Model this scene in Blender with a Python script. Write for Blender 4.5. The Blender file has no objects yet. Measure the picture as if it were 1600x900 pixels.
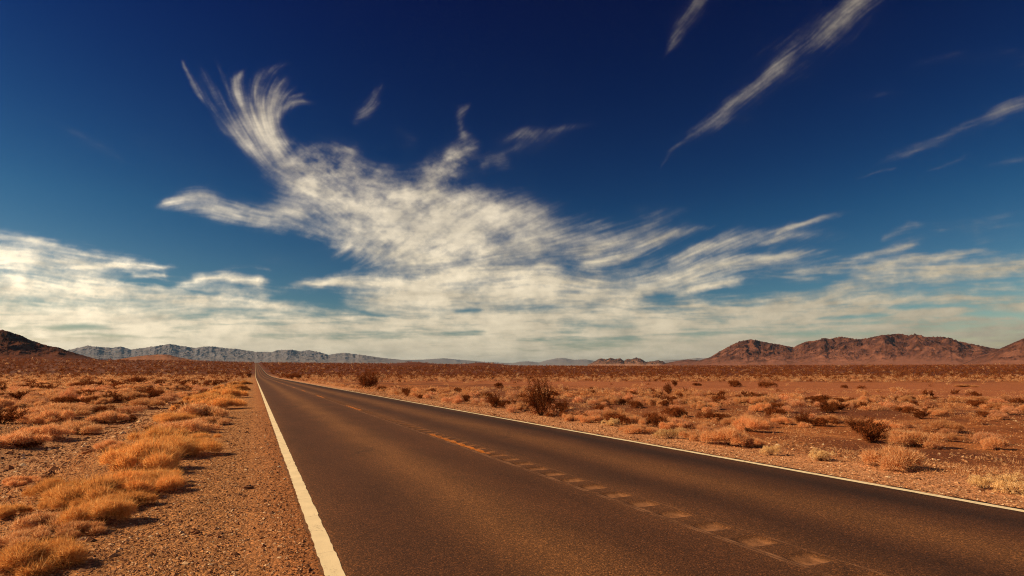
import bpy, math, random
import numpy as np
from mathutils import Vector, Matrix, Euler

random.seed(11); np.random.seed(11)
scene = bpy.context.scene
rad = math.radians

# ------------------------------------------------------------------ camera, sky, sun, exposure
FPX = 903.0                      # focal length in photograph pixels (1600 wide)
PSI, PITCH, EYE = rad(23.8), rad(8.47), 1.42
SUN_AZ, SUN_EL = rad(-72), rad(33)   # azimuth clockwise from the road's direction (+Y)
SUN_STRENGTH, SKY_STRENGTH, EXPOSURE = 5.0, 0.088, 0.2

cam_data = bpy.data.cameras.new('camera'); cam = bpy.data.objects.new('camera', cam_data)
scene.collection.objects.link(cam); scene.camera = cam
cam_data.sensor_width = 36; cam_data.lens = 36*FPX/1600; cam_data.clip_start = .05; cam_data.clip_end = 400000
cam.location = (0, 0, EYE); cam.rotation_euler = (rad(90)+PITCH, 0, -PSI)
_F = np.array([math.sin(PSI)*math.cos(PITCH), math.cos(PSI)*math.cos(PITCH), math.sin(PITCH)])
_R = np.array([math.cos(PSI), -math.sin(PSI), 0.]); _U = np.cross(_R, _F)

def ray(px, py):
    return _R*(px-800)/FPX+_U*(450-py)/FPX+_F
def az_tan(px, py):
    d = ray(px, py); return math.atan2(d[0], d[1]), d[2]/math.hypot(d[0], d[1])
def to_pixel(dx, dy, dz):
    f = dx*_F[0]+dy*_F[1]+dz*_F[2]; r = dx*_R[0]+dy*_R[1]+dz*_R[2]; u = dx*_U[0]+dy*_U[1]+dz*_U[2]
    f = np.where(np.abs(f) < 1e-6, 1e-6, f)
    return 800+FPX*r/f, 450-FPX*u/f

sun_data = bpy.data.lights.new('sun', 'SUN'); sun = bpy.data.objects.new('sun', sun_data)
scene.collection.objects.link(sun)
sun_data.energy = SUN_STRENGTH; sun_data.angle = rad(.53); sun_data.color = (1, .705, .375)
_sd = Vector((math.sin(SUN_AZ)*math.cos(SUN_EL), math.cos(SUN_AZ)*math.cos(SUN_EL), math.sin(SUN_EL)))
sun.rotation_euler = _sd.to_track_quat('Z', 'Y').to_euler(); sun.location = (-40, 20, 60)

scene.view_settings.view_transform = 'Standard'; scene.view_settings.look = 'None'
scene.view_settings.exposure = EXPOSURE; scene.view_settings.gamma = 1
scene.view_settings.use_curve_mapping = False
scene.render.engine = 'CYCLES'
scene.cycles.max_bounces = 5; scene.cycles.diffuse_bounces = 2; scene.cycles.glossy_bounces = 1
scene.cycles.transmission_bounces = 2; scene.cycles.volume_bounces = 0; scene.cycles.transparent_max_bounces = 8
scene.cycles.use_adaptive_sampling = True; scene.cycles.adaptive_threshold = .02
scene.cycles.pixel_filter_type = 'BLACKMAN_HARRIS'; scene.cycles.filter_width = 1.1
scene.cycles.use_denoising = True; scene.cycles.denoising_prefilter = 'NONE'
# ------------------------------------------------------------------ cloud map
# Cirrus density by world direction, computed here with numpy: soft strokes of cloud,
# combed into fibres along their own flow (line integral convolution of noise).
CLOUD_STROKES = [  # points: (x, y, half width, density)
 # plume fibres
 [(280,90,3,.1),(287,105,4,.42),(315,154,5,.5),(350,200,6,.5),(385,231,8,.5),(420,262,10,.5)],
 [(306,92,5,.12),(330,137,7,.4),(350,175,8,.42),(375,214,9,.42),(405,246,10,.5)],
 [(336,82,3,.16),(350,123,4,.34),(365,161,6,.4),(389,200,8,.42),(418,234,9,.5)],
 [(386,100,3,.3),(371,126,6,.52),(379,151,7,.62),(396,186,8,.66),(417,221,10,.7),(438,250,12,.7)],
 [(452,92,4,.5),(424,107,6,.62),(406,126,9,.62),(400,158,10,.66),(410,193,10,.75),(428,224,12,.8)],
 [(452,117,4,.35),(424,137,8,.6),(413,161,9,.66),(413,190,10,.75),(428,221,12,.8)],
 [(462,128,4,.35),(431,155,8,.6),(420,179,9,.7),(424,207,10,.8),(441,242,14,.85)],
 [(500,160,3,.3),(466,158,6,.55),(441,168,7,.6),(428,186,8,.7),(428,207,10,.8),(445,235,13,.85)],
 [(478,143,4,.3),(445,151,5,.5),(428,168,7,.5)],
 [(410,175,12,.35),(417,207,13,.5),(431,235,17,.7),(452,266,20,.85)],
 [(396,232,12,.4),(424,252,17,.7),(452,272,22,.9),(497,290,26,.9)],
 [(300,118,10,.2),(335,160,16,.25),(372,205,18,.3),(412,245,18,.3)],
 [(360,110,12,.15),(385,150,18,.28),(405,195,20,.35),(430,235,20,.4)],
 [(440,110,10,.2),(425,140,16,.35),(415,175,18,.4),(425,215,18,.4)],
 [(1060,228,8,.15),(1120,188,14,.25),(1200,120,24,.3),(1290,50,28,.3),(1380,-30,30,.3)],
 [(1400,248,8,.1),(1500,203,13,.2),(1640,142,18,.25),(1760,90,20,.2)],
 # main mass
 [(452,272,20,.9),(500,300,28,.95),(560,322,34,1.),(620,338,38,1.05),(690,352,42,1.05),(760,360,38,.95)],
 [(540,345,30,.8),(620,362,34,1.),(700,366,36,1.),(760,372,30,.85)],
 [(600,300,16,.7),(660,312,18,.8),(720,325,20,.8),(800,335,22,.72),(870,348,20,.55)],
 [(455,248,10,.3),(500,236,14,.42),(540,236,14,.4),(566,248,8,.25)],
 [(490,265,18,.5),(545,272,20,.5),(600,292,18,.5)],
 [(444,226,6,.4),(462,222,6,.35)],
 [(240,325,4,.7),(268,320,8,.9),(310,314,14,.95),(350,322,14,.9),(400,332,14,.75),(450,330,18,.7),(500,330,20,.8)],
 [(330,335,8,.7),(380,345,8,.6),(430,350,12,.5),(480,362,14,.5),(540,378,16,.5)],
 [(520,370,16,.5),(570,392,18,.55),(630,402,18,.6),(680,408,14,.5)],
 [(640,362,20,.9),(655,392,14,.9),(672,402,12,.8),(694,392,8,.7)],
 [(760,355,34,.8),(820,362,32,.72),(880,372,30,.6),(940,378,22,.5)],
 [(740,395,16,.45),(800,400,16,.4),(860,395,14,.4)],
 [(880,385,18,.5),(960,388,16,.5),(1030,372,12,.5),(1110,350,7,.3)],
 [(900,402,8,.4),(970,376,9,.45),(1040,342,8,.38),(1078,322,5,.15)],
 [(930,408,8,.5),(1000,388,9,.68),(1060,366,8,.6),(1125,348,4,.25)],
 [(895,418,6,.5),(950,408,6,.5),(1000,396,5,.4)],
 [(900,352,12,.35),(960,350,12,.3),(1010,335,10,.3),(1060,318,7,.12)],
 # tower and its streak
 [(742,163,4,.3),(722,180,7,.5),(719,203,8,.5),(728,216,10,.6)],
 [(745,222,9,.75),(712,246,15,.85),(680,266,16,.8),(655,284,12,.7)],
 [(690,262,12,.45),(668,284,13,.5),(690,304,12,.5)],
 [(770,224,6,.35),(810,212,8,.5),(850,210,8,.42),(900,199,7,.28),(940,194,5,.1)],
 [(775,238,6,.3),(830,226,9,.32),(880,212,7,.25)],
 [(745,258,10,.28),(775,248,9,.3),(800,262,8,.15)],
 [(600,124,3,.25),(588,148,5,.35),(578,172,8,.45),(560,182,7,.4),(550,200,4,.15)],
 [(615,200,9,.14),(645,215,10,.16),(630,232,8,.14)],
 [(605,265,6,.2),(595,270,6,.2)],
 # long streaks high on the right
 [(1026,264,3,.3),(1045,240,5,.5),(1080,214,6,.55),(1110,193,8,.62),(1150,160,12,.68),(1200,118,17,.66),(1260,73,19,.5),(1320,25,20,.48),(1365,-15,20,.45),(1420,-70,22,.4),(1480,-130,22,.35)],
 [(1290,60,10,.3),(1320,30,10,.4),(1352,-5,12,.45)],
 [(1120,200,3,.3),(1142,190,3,.25),(1180,185,4,.1)],
 [(1031,96,3,.25),(1050,62,9,.5),(1070,30,13,.5),(1096,-4,14,.5),(1130,-50,16,.5),(1180,-120,18,.4)],
 [(1340,276,2.5,.15),(1385,252,5,.45),(1440,228,7,.52),(1500,201,8,.56),(1560,176,10,.58),(1620,148,12,.55),(1700,112,14,.5)],
 [(1325,286,2,.1),(1370,270,2.5,.35),(1408,258,3,.2)],
 [(1445,272,3,.12),(1480,257,4,.3),(1525,243,5,.22)],
 [(1540,260,5,.2),(1575,252,6,.3),(1640,244,7,.25)],
 [(1395,112,7,.1),(1450,98,8,.26),(1520,78,6,.2)],
 [(1490,100,8,.1),(1560,90,11,.26),(1620,78,12,.3)],
 [(1300,158,5,.1),(1370,151,6,.25),(1418,141,5,.18)],
 [(50,178,4,.1),(110,205,5,.22),(160,233,6,.25),(215,260,4,.1)],
 # feathers on the right
 [(1010,440,8,.2),(1080,398,8,.4),(1152,368,9,.45),(1200,360,7,.42),(1250,352,6,.45),(1300,340,5,.45),(1360,331,3,.15)],
 [(1212,368,3,.4),(1232,358,4,.85),(1262,349,3,.6),(1300,341,3,.4)],
 [(1120,390,6,.3),(1200,376,6,.38),(1280,366,4,.25)],
 [(1040,415,6,.35),(1110,385,7,.38),(1190,366,5,.2)],
 [(950,464,18,.95),(1020,449,17,.9),(1080,432,13,.85),(1140,412,11,.9),(1200,404,9,.85),(1268,395,5,.55),(1320,388,3,.2)],
 [(1060,456,9,.8),(1120,447,8,.9),(1164,441,4,.6)],
 [(1445,374,7,.45),(1412,386,7,.66),(1378,397,6,.55),(1335,408,6,.4),(1290,422,5,.2)],
 [(1450,352,4,.2),(1410,360,4,.35),(1372,378,3,.25)],
 [(1460,360,6,.2),(1510,355,4,.1)],
 [(1508,380,4,.12),(1530,374,6,.25),(1545,368,4,.1)],
 [(1540,345,3,.1),(1600,330,3,.2),(1650,322,3,.2)],
 [(1350,424,5,.6),(1412,410,9,.8),(1460,404,9,.75),(1510,398,6,.5),(1560,392,4,.3)],
 [(1180,466,12,.5),(1320,446,14,.6),(1440,428,16,.66),(1540,424,16,.6),(1700,412,18,.6)],
 [(1180,420,5,.1),(1250,436,5,.25),(1340,430,6,.3)],
 [(880,425,16,.25),(1000,428,22,.36),(1120,424,24,.36),(1260,424,22,.34),(1400,424,20,.4),(1600,418,22,.45),(1760,412,22,.4)],
 [(1040,415,10,.2),(1140,388,16,.26),(1240,374,16,.24),(1340,362,14,.16)],
 [(1380,372,12,.1),(1480,360,16,.17),(1640,350,18,.18)],
 # horizon banks
 [(-160,392,20,.95),(0,398,21,.95),(60,402,20,.95),(150,412,14,.92),(230,414,7,.75),(278,417,4,.4)],
 [(-140,365,8,.4),(0,372,7,.5),(60,380,7,.5),(120,393,7,.5),(180,402,5,.4)],
 [(200,432,6,.7),(262,431,4,.6)],
 [(278,440,6,.75),(340,434,8,.9),(380,440,9,.9),(414,441,8,.95)],
 [(345,420,4,.2),(400,418,4,.3),(430,424,4,.2)],
 [(405,400,8,.16),(440,402,8,.14)],
 [(-160,455,36,.9),(60,450,30,.9),(180,455,26,.88),(300,466,20,.85),(400,474,18,.85),(500,486,20,.85)],
 [(450,450,6,.6),(500,443,7,.8),(540,442,12,.95),(600,441,15,1.),(660,444,16,1.),(720,430,18,.95),(780,426,18,.95),(840,432,16,.9),(900,442,16,.9),(960,452,18,.9)],
 [(540,466,14,.9),(620,468,20,1.),(720,462,24,1.),(820,460,26,1.),(920,466,24,.95),(1020,472,18,.85)],
 [(830,420,5,.5),(858,416,5,.7),(880,424,4,.4)],
]
CLOUD_BASE = [((-160,505),(300,505),(800,500),(1200,500),(1760,485))]
CLOUD_HOLES = [
 [(405,468,4,.3),(440,466,7,.75),(500,468,8,.8),(545,474,5,.5)],
 [(505,478,4,.2),(540,480,5,.45),(575,490,4,.6),(632,496,4,.6)],
 [(712,487,3,.5),(735,485,4,.6),(758,485,3,.4)],
 [(280,450,3,.4),(320,458,4,.6),(350,460,3,.5)],
 [(175,434,3,.3),(230,442,4,.6),(278,446,3,.6)],
 [(45,510,2,.3),(110,512,5,.7),(170,513,3,.4)],
 [(90,526,2,.2),(150,524,3,.5),(230,528,3,.4)],
 [(1008,468,2,.3),(1034,465,4,.6),(1062,462,3,.5)],
 [(1060,466,4,.4),(1110,458,5,.6),(1160,456,8,.8),(1260,448,9,.85),(1330,430,7,.6)],
 [(1100,476,2,.2),(1150,478,3,.4),(1200,474,3,.4)],
 [(1270,498,2,.3),(1335,495,4,.7),(1400,491,3,.5)],
 [(1380,480,3,.3),(1450,478,4,.5),(1530,472,4,.4)],
 [(1490,494,3,.4),(1550,492,6,.7),(1660,496,6,.7)],
 [(1480,444,3,.3),(1540,440,5,.5),(1600,438,5,.5)],
 [(860,505,3,.2),(930,508,3,.25),(1000,510,3,.2)],
 [(300,482,3,.25),(380,484,3,.3),(450,486,3,.2)],
]

def make_cloud_map(ray_inv, az0, az1, el1, MW, MH):
    X0, X1, Y0, Y1 = -180, 1780, -260, 620
    gx, gy = np.meshgrid(np.arange(X0, X1, dtype=np.float32), np.arange(Y0, Y1, dtype=np.float32))
    rs = np.random.RandomState(7)
    lat = rs.rand(256, 256).astype(np.float32)
    def vnoise(x, y):
        xi = np.floor(x); yi = np.floor(y)
        fx = x - xi; fy = y - yi
        fx = fx*fx*(3-2*fx); fy = fy*fy*(3-2*fy)
        a = xi.astype(np.int32) & 255; b = yi.astype(np.int32) & 255
        a1 = (a+1) & 255; b1 = (b+1) & 255
        return ((lat[b, a]*(1-fx)+lat[b, a1]*fx)*(1-fy) + (lat[b1, a]*(1-fx)+lat[b1, a1]*fx)*fy)
    def fbm(x, y, o, g=.5):
        s = 0; amp = 1; t = 0
        for k in range(o):
            s = s + amp*vnoise(x*(2**k)+17.3*k, y*(2**k)+41.7*k); t += amp; amp *= g
        return s/t
    def spline(pts, n=7):
        p = np.array(pts, dtype=np.float64); out = []
        q = np.vstack([2*p[0]-p[1], p, 2*p[-1]-p[-2]])
        for i in range(1, len(q)-2):
            for t in np.linspace(0, 1, n, endpoint=False):
                out.append(.5*((2*q[i]) + (-q[i-1]+q[i+1])*t + (2*q[i-1]-5*q[i]+4*q[i+1]-q[i+2])*t*t + (-q[i-1]+3*q[i]-3*q[i+1]+q[i+2])*t**3))
        out.append(q[-2]); return np.array(out)
    H, W = gx.shape
    def raster(strokes, orient=None):
        strokes = [[(q[0], q[1], q[2], q[3]*((.72 if st[0][0] > 1000 else .74) if min(r[1] for r in st) < 235 and orient is not None else 1.)) for q in st] for st in strokes]
        strokes = [[(q[0], q[1], q[2]*1.7, q[3]*.62) for q in st] if orient is not None and max(r[3] for r in st) < .26 and st[0][2] < 9 else st for st in strokes]
        D = np.zeros((H, W), np.float32)
        for st in strokes:
            sp = spline(st); sp[:, 2] = np.maximum(sp[:, 2], 1.5)*(1.08 if orient is not None else 1.)
            q = np.linspace(0, 1, len(sp)); fd = .07 if len(st) > 7 else .16; sp[:, 3] *= np.clip(q/fd+.15, 0, 1)*np.clip((1-q)/fd+.15, 0, 1); m = sp[:, 2].max()*(3.2 if orient is None else 4.5)+4
            x0 = int(max(sp[:, 0].min()-m-X0, 0)); x1 = int(min(sp[:, 0].max()+m-X0, W))
            y0 = int(max(sp[:, 1].min()-m-Y0, 0)); y1 = int(min(sp[:, 1].max()+m-Y0, H))
            if x1 <= x0 or y1 <= y0: continue
            sx = gx[y0:y1, x0:x1]; sy = gy[y0:y1, x0:x1]
            best = np.zeros(sx.shape, np.float32)
            for i in range(len(sp)-1):
                a = sp[i]; b = sp[i+1]; dx, dy = b[0]-a[0], b[1]-a[1]; L2 = dx*dx+dy*dy+1e-6
                t = np.clip(((sx-a[0])*dx+(sy-a[1])*dy)/L2, 0, 1)
                d2 = (sx-a[0]-t*dx)**2+(sy-a[1]-t*dy)**2
                w = a[2]+(b[2]-a[2])*t; it = a[3]+(b[3]-a[3])*t
                np.maximum(best, it*np.exp(-(d2/(w*w))**.85), out=best)
                if orient is not None:
                    ww = np.exp(-d2/(w*w*6))*it; th = 2*math.atan2(dy, dx)
                    orient[0][y0:y1, x0:x1] += ww*math.cos(th); orient[1][y0:y1, x0:x1] += ww*math.sin(th)
            D[y0:y1, x0:x1] = 1-(1-np.minimum(best, .999))*(1-D[y0:y1, x0:x1])
        return D
    # flow: gently tilted with the layer, taken over by the strokes near them
    base_th = np.where(gx < 500, math.radians(6), math.radians(-14)).astype(np.float32)
    tt = np.clip((gx-300)/700, 0, 1); base_th = math.radians(6)*(1-tt)+math.radians(-13)*tt
    base_th = base_th*np.clip((560-gy)/120, .15, 1)
    C = np.cos(2*base_th)*.12; S = np.sin(2*base_th)*.12
    O = [C.astype(np.float32), S.astype(np.float32)]
    D0 = raster(CLOUD_STROKES, O)
    holes = raster(CLOUD_HOLES)
    # the main mass is combed across: fibres run up to the right out of it
    def turn(cx, cy, rx, ry, deg, k):
        w = 7*k*np.exp(-(((gx-cx)/rx)**2+((gy-cy)/ry)**2))
        O[0] += w*math.cos(2*math.radians(deg)); O[1] += w*math.sin(2*math.radians(deg))
    turn(600, 390, 90, 30, -60, 6); turn(700, 340, 90, 50, -38, 6); turn(820, 350, 90, 40, -40, 5)
    turn(500, 330, 60, 40, 38, 5); turn(700, 250, 50, 40, -30, 5); turn(830, 215, 60, 20, -45, 4)
    turn(980, 360, 90, 45, -28, 4); turn(1180, 380, 120, 30, -22, 3); turn(520, 250, 60, 25, 50, 3)
    th = .5*np.arctan2(O[1], O[0]) + (fbm(gx/90, gy/60, 2)-.5)*.5
    ct = np.cos(th); sn = np.sin(th)
    bl = np.clip((gy-(455+8*np.sin(gx/260)-34*np.clip((gx-1050)/500, 0, 1)))/(40+25*np.clip((gx-1050)/500, 0, 1)), 0, 1)
    horizon = .84*bl*bl*(3-2*bl)
    # keep the flow direction continuous while walking along it
    def lic(src, n, step):
        acc = src.copy(); wt = 1.
        for sgn in (1, -1):
            px = gx-X0; py = gy-Y0; dx = ct*sgn; dy = sn*sgn
            px = px.copy(); py = py.copy()
            for k in range(n):
                px += dx*step; py += dy*step
                ix = np.clip(px, 0, W-1).astype(np.int32); iy = np.clip(py, 0, H-1).astype(np.int32)
                c2 = ct[iy, ix]; s2 = sn[iy, ix]
                f = np.where(c2*dx+s2*dy < 0, -1., 1.).astype(np.float32)
                dx = c2*f; dy = s2*f
                w = .5*(1+math.cos(math.pi*(k+1)/(n+1)))
                acc += w*src[iy, ix]
                if sgn == 1: wt += 2*w
        return acc/wt
    def norm(a): return np.clip(.5+(a-a.mean())/(a.std()*4.4), 0, 1).astype(np.float32)
    src = rs.rand(H, W).astype(np.float32)
    fine = norm(lic(src*.15+vnoise(gx/2.6, gy/2.6)*.9, 16, 1.5))
    coarse = norm(lic(vnoise(gx/8., gy/8.)+.4*vnoise(gx/4+9, gy/4)+.9*vnoise(gx/19+3, gy/15), 15, 3.2))
    # ragged edges
    wx = (fbm(gx/46, gy/34, 4)-.5)*30+(coarse-.5)*10; wy = (fbm(gx/46+60, gy/34+9, 4)-.5)*24
    def look(A, fx, fy):
        px = np.clip(gx-X0+fx, 0, W-2); py = np.clip(gy-Y0+fy, 0, H-2)
        ix = px.astype(np.int32); iy = py.astype(np.int32); ax = px-ix; ay = py-iy
        return (A[iy, ix]*(1-ax)+A[iy, ix+1]*ax)*(1-ay)+(A[iy+1, ix]*(1-ax)+A[iy+1, ix+1]*ax)*ay
    D = look(D0, wx*.6, wy*.6)
    hl = look(holes, wx*.7, wy*.35)
    band = fbm((gx+gy*3.)/120, gy/9, 6, .66)*.7+.3*fbm(gx/60+9, gy/16, 6, .6); puff = fbm(gx/34, gy/24, 5, .6)
    D = 1-(1-D)*(1-horizon*np.clip(.90+2.6*(band-.45)+.25*(coarse-.5)+.35*np.clip((gy-520)/50, 0, 1), 0, 1.15))
    D = D*(1-np.clip(hl*1.15, 0, .95))
    M = np.exp(-((gx-640)/200)**2-((gy-350)/75)**2)+.8*np.exp(-((gx-700)/60)**2-((gy-245)/45)**2)+.9*np.exp(-((gx-510)/80)**2-((gy-255)/40)**2)+.3*np.clip((gy-410)/60, 0, 1)*np.clip((600-gy)/100, 0, 1)
    M = np.clip(M, 0, 1)
    short = norm(lic(fbm(gx/7, gy/7, 3, .7), 5, 2.2)); fluff = norm(fbm(gx/22+3, gy/16, 6, .62)); crisp = norm(fbm(gx/8+7, gy/6, 4, .7))
    tex = (1-M)*((fine-.5)*.75+(coarse-.5)*.72+(crisp-.5)*.25+(puff-.5)*np.where((gx > 1000) & (gy < 290), .35, 1.0)) + M*((coarse-.5)*.35+(short-.5)*.55+(fluff-.5)*.95+(crisp-.5)*.3)
    rest = np.clip((600-gy)/130, .45, 1)
    E = np.clip(D, 0, 1.)*(1-.2*(1-M)*np.clip((440-gy)/130, 0, 1))
    A = E + tex*E**.6*(1.1-.68*E)*rest
    A = np.clip((A-.1)/.9, 0, 1); A = A**(1.25-.45*np.exp(-((gx-650)/150)**2-((gy-350)/50)**2))
    soft = np.clip(D, 0, 1)**1.2*(.3+.95*coarse*(1-M)+.8*fluff*M)*.8
    A = np.clip(1-(1-(.66+.32*np.clip((gy-350)/70, 0, 1))*A)*(1-(.66-.16*np.clip((gy-350)/70, 0, 1))*soft), 0, .97)
    # a trace of veil so the clear sky is not perfectly clean
    veil = np.clip(fbm(gx/210, gy/120, 4)-.52, 0, 1)*np.clip((gy-60)/400, 0, 1)*.14*(.4+.8*coarse)
    A = 1-(1-A)*(1-veil)
    # brightness of the cloud itself: thick parts grey a little, banks are layered
    shade = fbm(gx/75+5, gy/26+3, 5, .58); B0 = None; low = 1-.5*np.clip((gy-470)/70, 0, 1)
    B = .90+.55*low*(shade-.5)+.42*(puff-.5)*low+.14*(fluff-.5)*low+.1*(short-.5)*low +.35*(band-.5)
    B = B+.12*np.exp(-(((gx-640)/150)**2+((gy-345)/60)**2))
    B = B-.1*np.clip((gy-430)/120, 0, 1)
    B = B*np.interp(gx, [0, 450, 900, 1250, 1600], [1.72, 1.2, 1.0, .78, .62]).astype(np.float32)
    B = np.clip(B, .3, 1.9)
    A = A**(1.6-.25*np.clip((gy-430)/60, 0, 1))      # thin cloud stays thin in linear light
    # into azimuth / elevation
    az = np.radians(np.linspace(az0, az1, MW)); el = np.radians(np.linspace(0, el1, MH))
    AZ, EL = np.meshgrid(az, el)
    dx = np.sin(AZ)*np.cos(EL); dy = np.cos(AZ)*np.cos(EL); dz = np.sin(EL)
    u, v = ray_inv(dx, dy, dz)
    def samp(M):
        px = np.clip(u-X0, 0, W-2.001); py = np.clip(v-Y0, 0, H-2.001)
        ix = px.astype(np.int32); iy = py.astype(np.int32); ax = px-ix; ay = py-iy
        return (M[iy, ix]*(1-ax)+M[iy, ix+1]*ax)*(1-ay)+(M[iy+1, ix]*(1-ax)+M[iy+1, ix+1]*ax)*ay
    return samp(A), samp(B), (A, B, X0, Y0)
MW, MH = 2304, 1152
_A, _B, _ = make_cloud_map(to_pixel, -22.0, 68.0, 45.0, MW, MH)
img = bpy.data.images.new('cloud_cover', MW, MH, alpha=False, float_buffer=True)
img.colorspace_settings.name = 'Non-Color'
_px = np.ones((MH, MW, 4), np.float32); _px[..., 0] = _A; _px[..., 1] = _B; _px[..., 2] = 0
img.pixels.foreach_set(_px.ravel()); img.update(); del _px, _A, _B, _

class NT:
    """a small node-tree writer: n.math('ADD', a, b) and so on return sockets"""
    def __init__(s, tree):
        s.t = tree; s.n = tree.nodes; s.l = tree.links
    def new(s, kind, **kw):
        nd = s.n.new(kind)
        for k, v in kw.items(): setattr(nd, k, v)
        return nd
    def put(s, sock, v):
        if v is None: return
        if isinstance(v, bpy.types.NodeSocket): s.l.new(v, sock)
        elif isinstance(v, (tuple, list)) and len(v) == 3 and sock.type == 'RGBA': sock.default_value = (*v, 1)
        else: sock.default_value = v
    def math(s, op, a, b=None, c=None, clamp=False):
        nd = s.new('ShaderNodeMath', operation=op, use_clamp=clamp)
        for i, v in enumerate((a, b, c)): s.put(nd.inputs[i], v)
        return nd.outputs[0]
    def vmath(s, op, a, b=None, out=0):
        nd = s.new('ShaderNodeVectorMath', operation=op); s.put(nd.inputs[0], a); s.put(nd.inputs[1], b)
        return nd.outputs[out]
    def sep(s, v):
        nd = s.new('ShaderNodeSeparateXYZ'); s.put(nd.inputs[0], v); return nd.outputs
    def comb(s, x, y, z):
        nd = s.new('ShaderNodeCombineXYZ')
        for i, v in enumerate((x, y, z)): s.put(nd.inputs[i], v)
        return nd.outputs[0]
    def mix(s, f, a, b, mode='MIX'):
        nd = s.new('ShaderNodeMix', data_type='RGBA', blend_type=mode, clamp_factor=True)
        s.put(nd.inputs[0], f); s.put(nd.inputs[6], a); s.put(nd.inputs[7], b); return nd.outputs[2]
    def noise(s, v, scale, detail=4, rough=.55, dist=0., out=0):
        nd = s.new('ShaderNodeTexNoise'); s.put(nd.inputs['Vector'], v); s.put(nd.inputs['Scale'], scale)
        s.put(nd.inputs['Detail'], detail); s.put(nd.inputs['Roughness'], rough); s.put(nd.inputs['Distortion'], dist)
        return nd.outputs[out]
    def voro(s, v, scale, feature='F1', out='Distance', rnd=1.):
        nd = s.new('ShaderNodeTexVoronoi', feature=feature); s.put(nd.inputs['Vector'], v); s.put(nd.inputs['Scale'], scale)
        s.put(nd.inputs['Randomness'], rnd); return nd.outputs[out]
    def ramp(s, f, stops, interp='LINEAR'):
        nd = s.new('ShaderNodeValToRGB'); nd.color_ramp.interpolation = interp; cr = nd.color_ramp
        while len(cr.elements) < len(stops): cr.elements.new(.5)
        for e, (p, c) in zip(cr.elements, stops):
            e.position = p; e.color = (c, c, c, 1) if isinstance(c, (int, float)) else (*c, 1)
        s.put(nd.inputs[0], f); return nd.outputs[0]
    def range(s, v, a, b, c=0., d=1., smooth=False):
        nd = s.new('ShaderNodeMapRange', clamp=True)
        if smooth: nd.interpolation_type = 'SMOOTHSTEP'
        for i, k in enumerate((v, a, b, c, d)): s.put(nd.inputs[i], k)
        return nd.outputs[0]

world = bpy.data.worlds.new('World'); scene.world = world; world.use_nodes = True
nt = NT(world.node_tree); nt.n.clear()
tc = nt.new('ShaderNodeTexCoord').outputs['Generated']
sky = nt.new('ShaderNodeTexSky', sky_type='NISHITA', sun_disc=False)
sky.sun_elevation = SUN_EL; sky.sun_rotation = SUN_AZ; sky.altitude = 600; sky.air_density = 1.0; sky.dust_density = .7; sky.ozone_density = 2.0
x, y, z = nt.sep(tc)
zc = nt.math('MAXIMUM', z, 0.004)
nt.l.new(nt.comb(x, y, zc), sky.inputs[0])
# a polarising filter's deep blue: the Nishita sky with more contrast, darkest high and away from the sun
K = .0965
n0 = nt.vmath('MULTIPLY', sky.outputs[0], (K, K, K))
r0, g0, b0 = nt.sep(n0)
zz = nt.range(z, .25, .60, 1.0, .24)
ch = [nt.math('MULTIPLY', nt.math('MULTIPLY', nt.math('POWER', c, g), k/K), zz) for c, g, k, zz in ((r0, 3.1, 2.9, nt.range(z, .18, .5, 1.0, .2)), (g0, 2.35, 1.18, zz), (b0, 1.8, .66, nt.range(z, .25, .60, 1.0, .78)))]
blue = nt.comb(*ch)
az = nt.math('ARCTAN2', x, y); el = nt.math('ARCSINE', z)
u = nt.math('DIVIDE', nt.math('ADD', az, rad(22)), rad(90)); v = nt.math('DIVIDE', nt.math('MAXIMUM', el, 0.0), rad(45))
im = nt.new('ShaderNodeTexImage', image=img, extension='MIRROR', interpolation='Cubic')
nt.l.new(nt.comb(u, v, 0), im.inputs[0])
ir, ig, ib = nt.new('ShaderNodeSeparateColor'), None, None
nt.l.new(im.outputs[0], ir.inputs[0])
dens, bri = ir.outputs[0], ir.outputs[1]
lowc = nt.range(el, 0, rad(9))
cl = nt.mix(lowc, (7.6, 6.3, 4.3), (8.4, 7.1, 5.1))
cloud = nt.vmath('MULTIPLY', cl, nt.comb(bri, bri, bri))
col = nt.mix(dens, blue, cloud)
bg = nt.new('ShaderNodeBackground'); nt.l.new(col, bg.inputs[0]); bg.inputs[1].default_value = SKY_STRENGTH
out = nt.new('ShaderNodeOutputWorld'); nt.l.new(bg.outputs[0], out.inputs[0])
world.cycles.sampling_method = 'MANUAL'; world.cycles.sample_map_resolution = 1024
# ------------------------------------------------------------------ helpers
rs = np.random.RandomState(23)
_lat = rs.rand(256, 256)
def vn(x, y):
    xi = np.floor(x); yi = np.floor(y); fx = x-xi; fy = y-yi
    fx = fx*fx*fx*(fx*(fx*6-15)+10); fy = fy*fy*fy*(fy*(fy*6-15)+10)
    a = xi.astype(np.int64) & 255; b = yi.astype(np.int64) & 255; a1 = (a+1) & 255; b1 = (b+1) & 255
    return ((_lat[b, a]*(1-fx)+_lat[b, a1]*fx)*(1-fy)+(_lat[b1, a]*(1-fx)+_lat[b1, a1]*fx)*fy)
def fbm2(x, y, o=4, g=.5):
    s = 0; amp = 1; t = 0
    for k in range(o):
        s = s+amp*vn(x*2**k+13.7*k, y*2**k+7.9*k); t += amp; amp *= g
    return s/t
def ridged(x, y, o=5):
    s = 0; amp = 1; t = 0; w = 1
    for k in range(o):
        n = 1-np.abs(2*vn(x*2**k+31.1*k, y*2**k+5.3*k)-1); n = n*n
        s = s+amp*n*w; w = np.clip(n*1.6, 0, 1); t += amp; amp *= .55
    return s/t
def smooth(a, b, x):
    t = np.clip((x-a)/(b-a), 0, 1); return t*t*(3-2*t)

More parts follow.
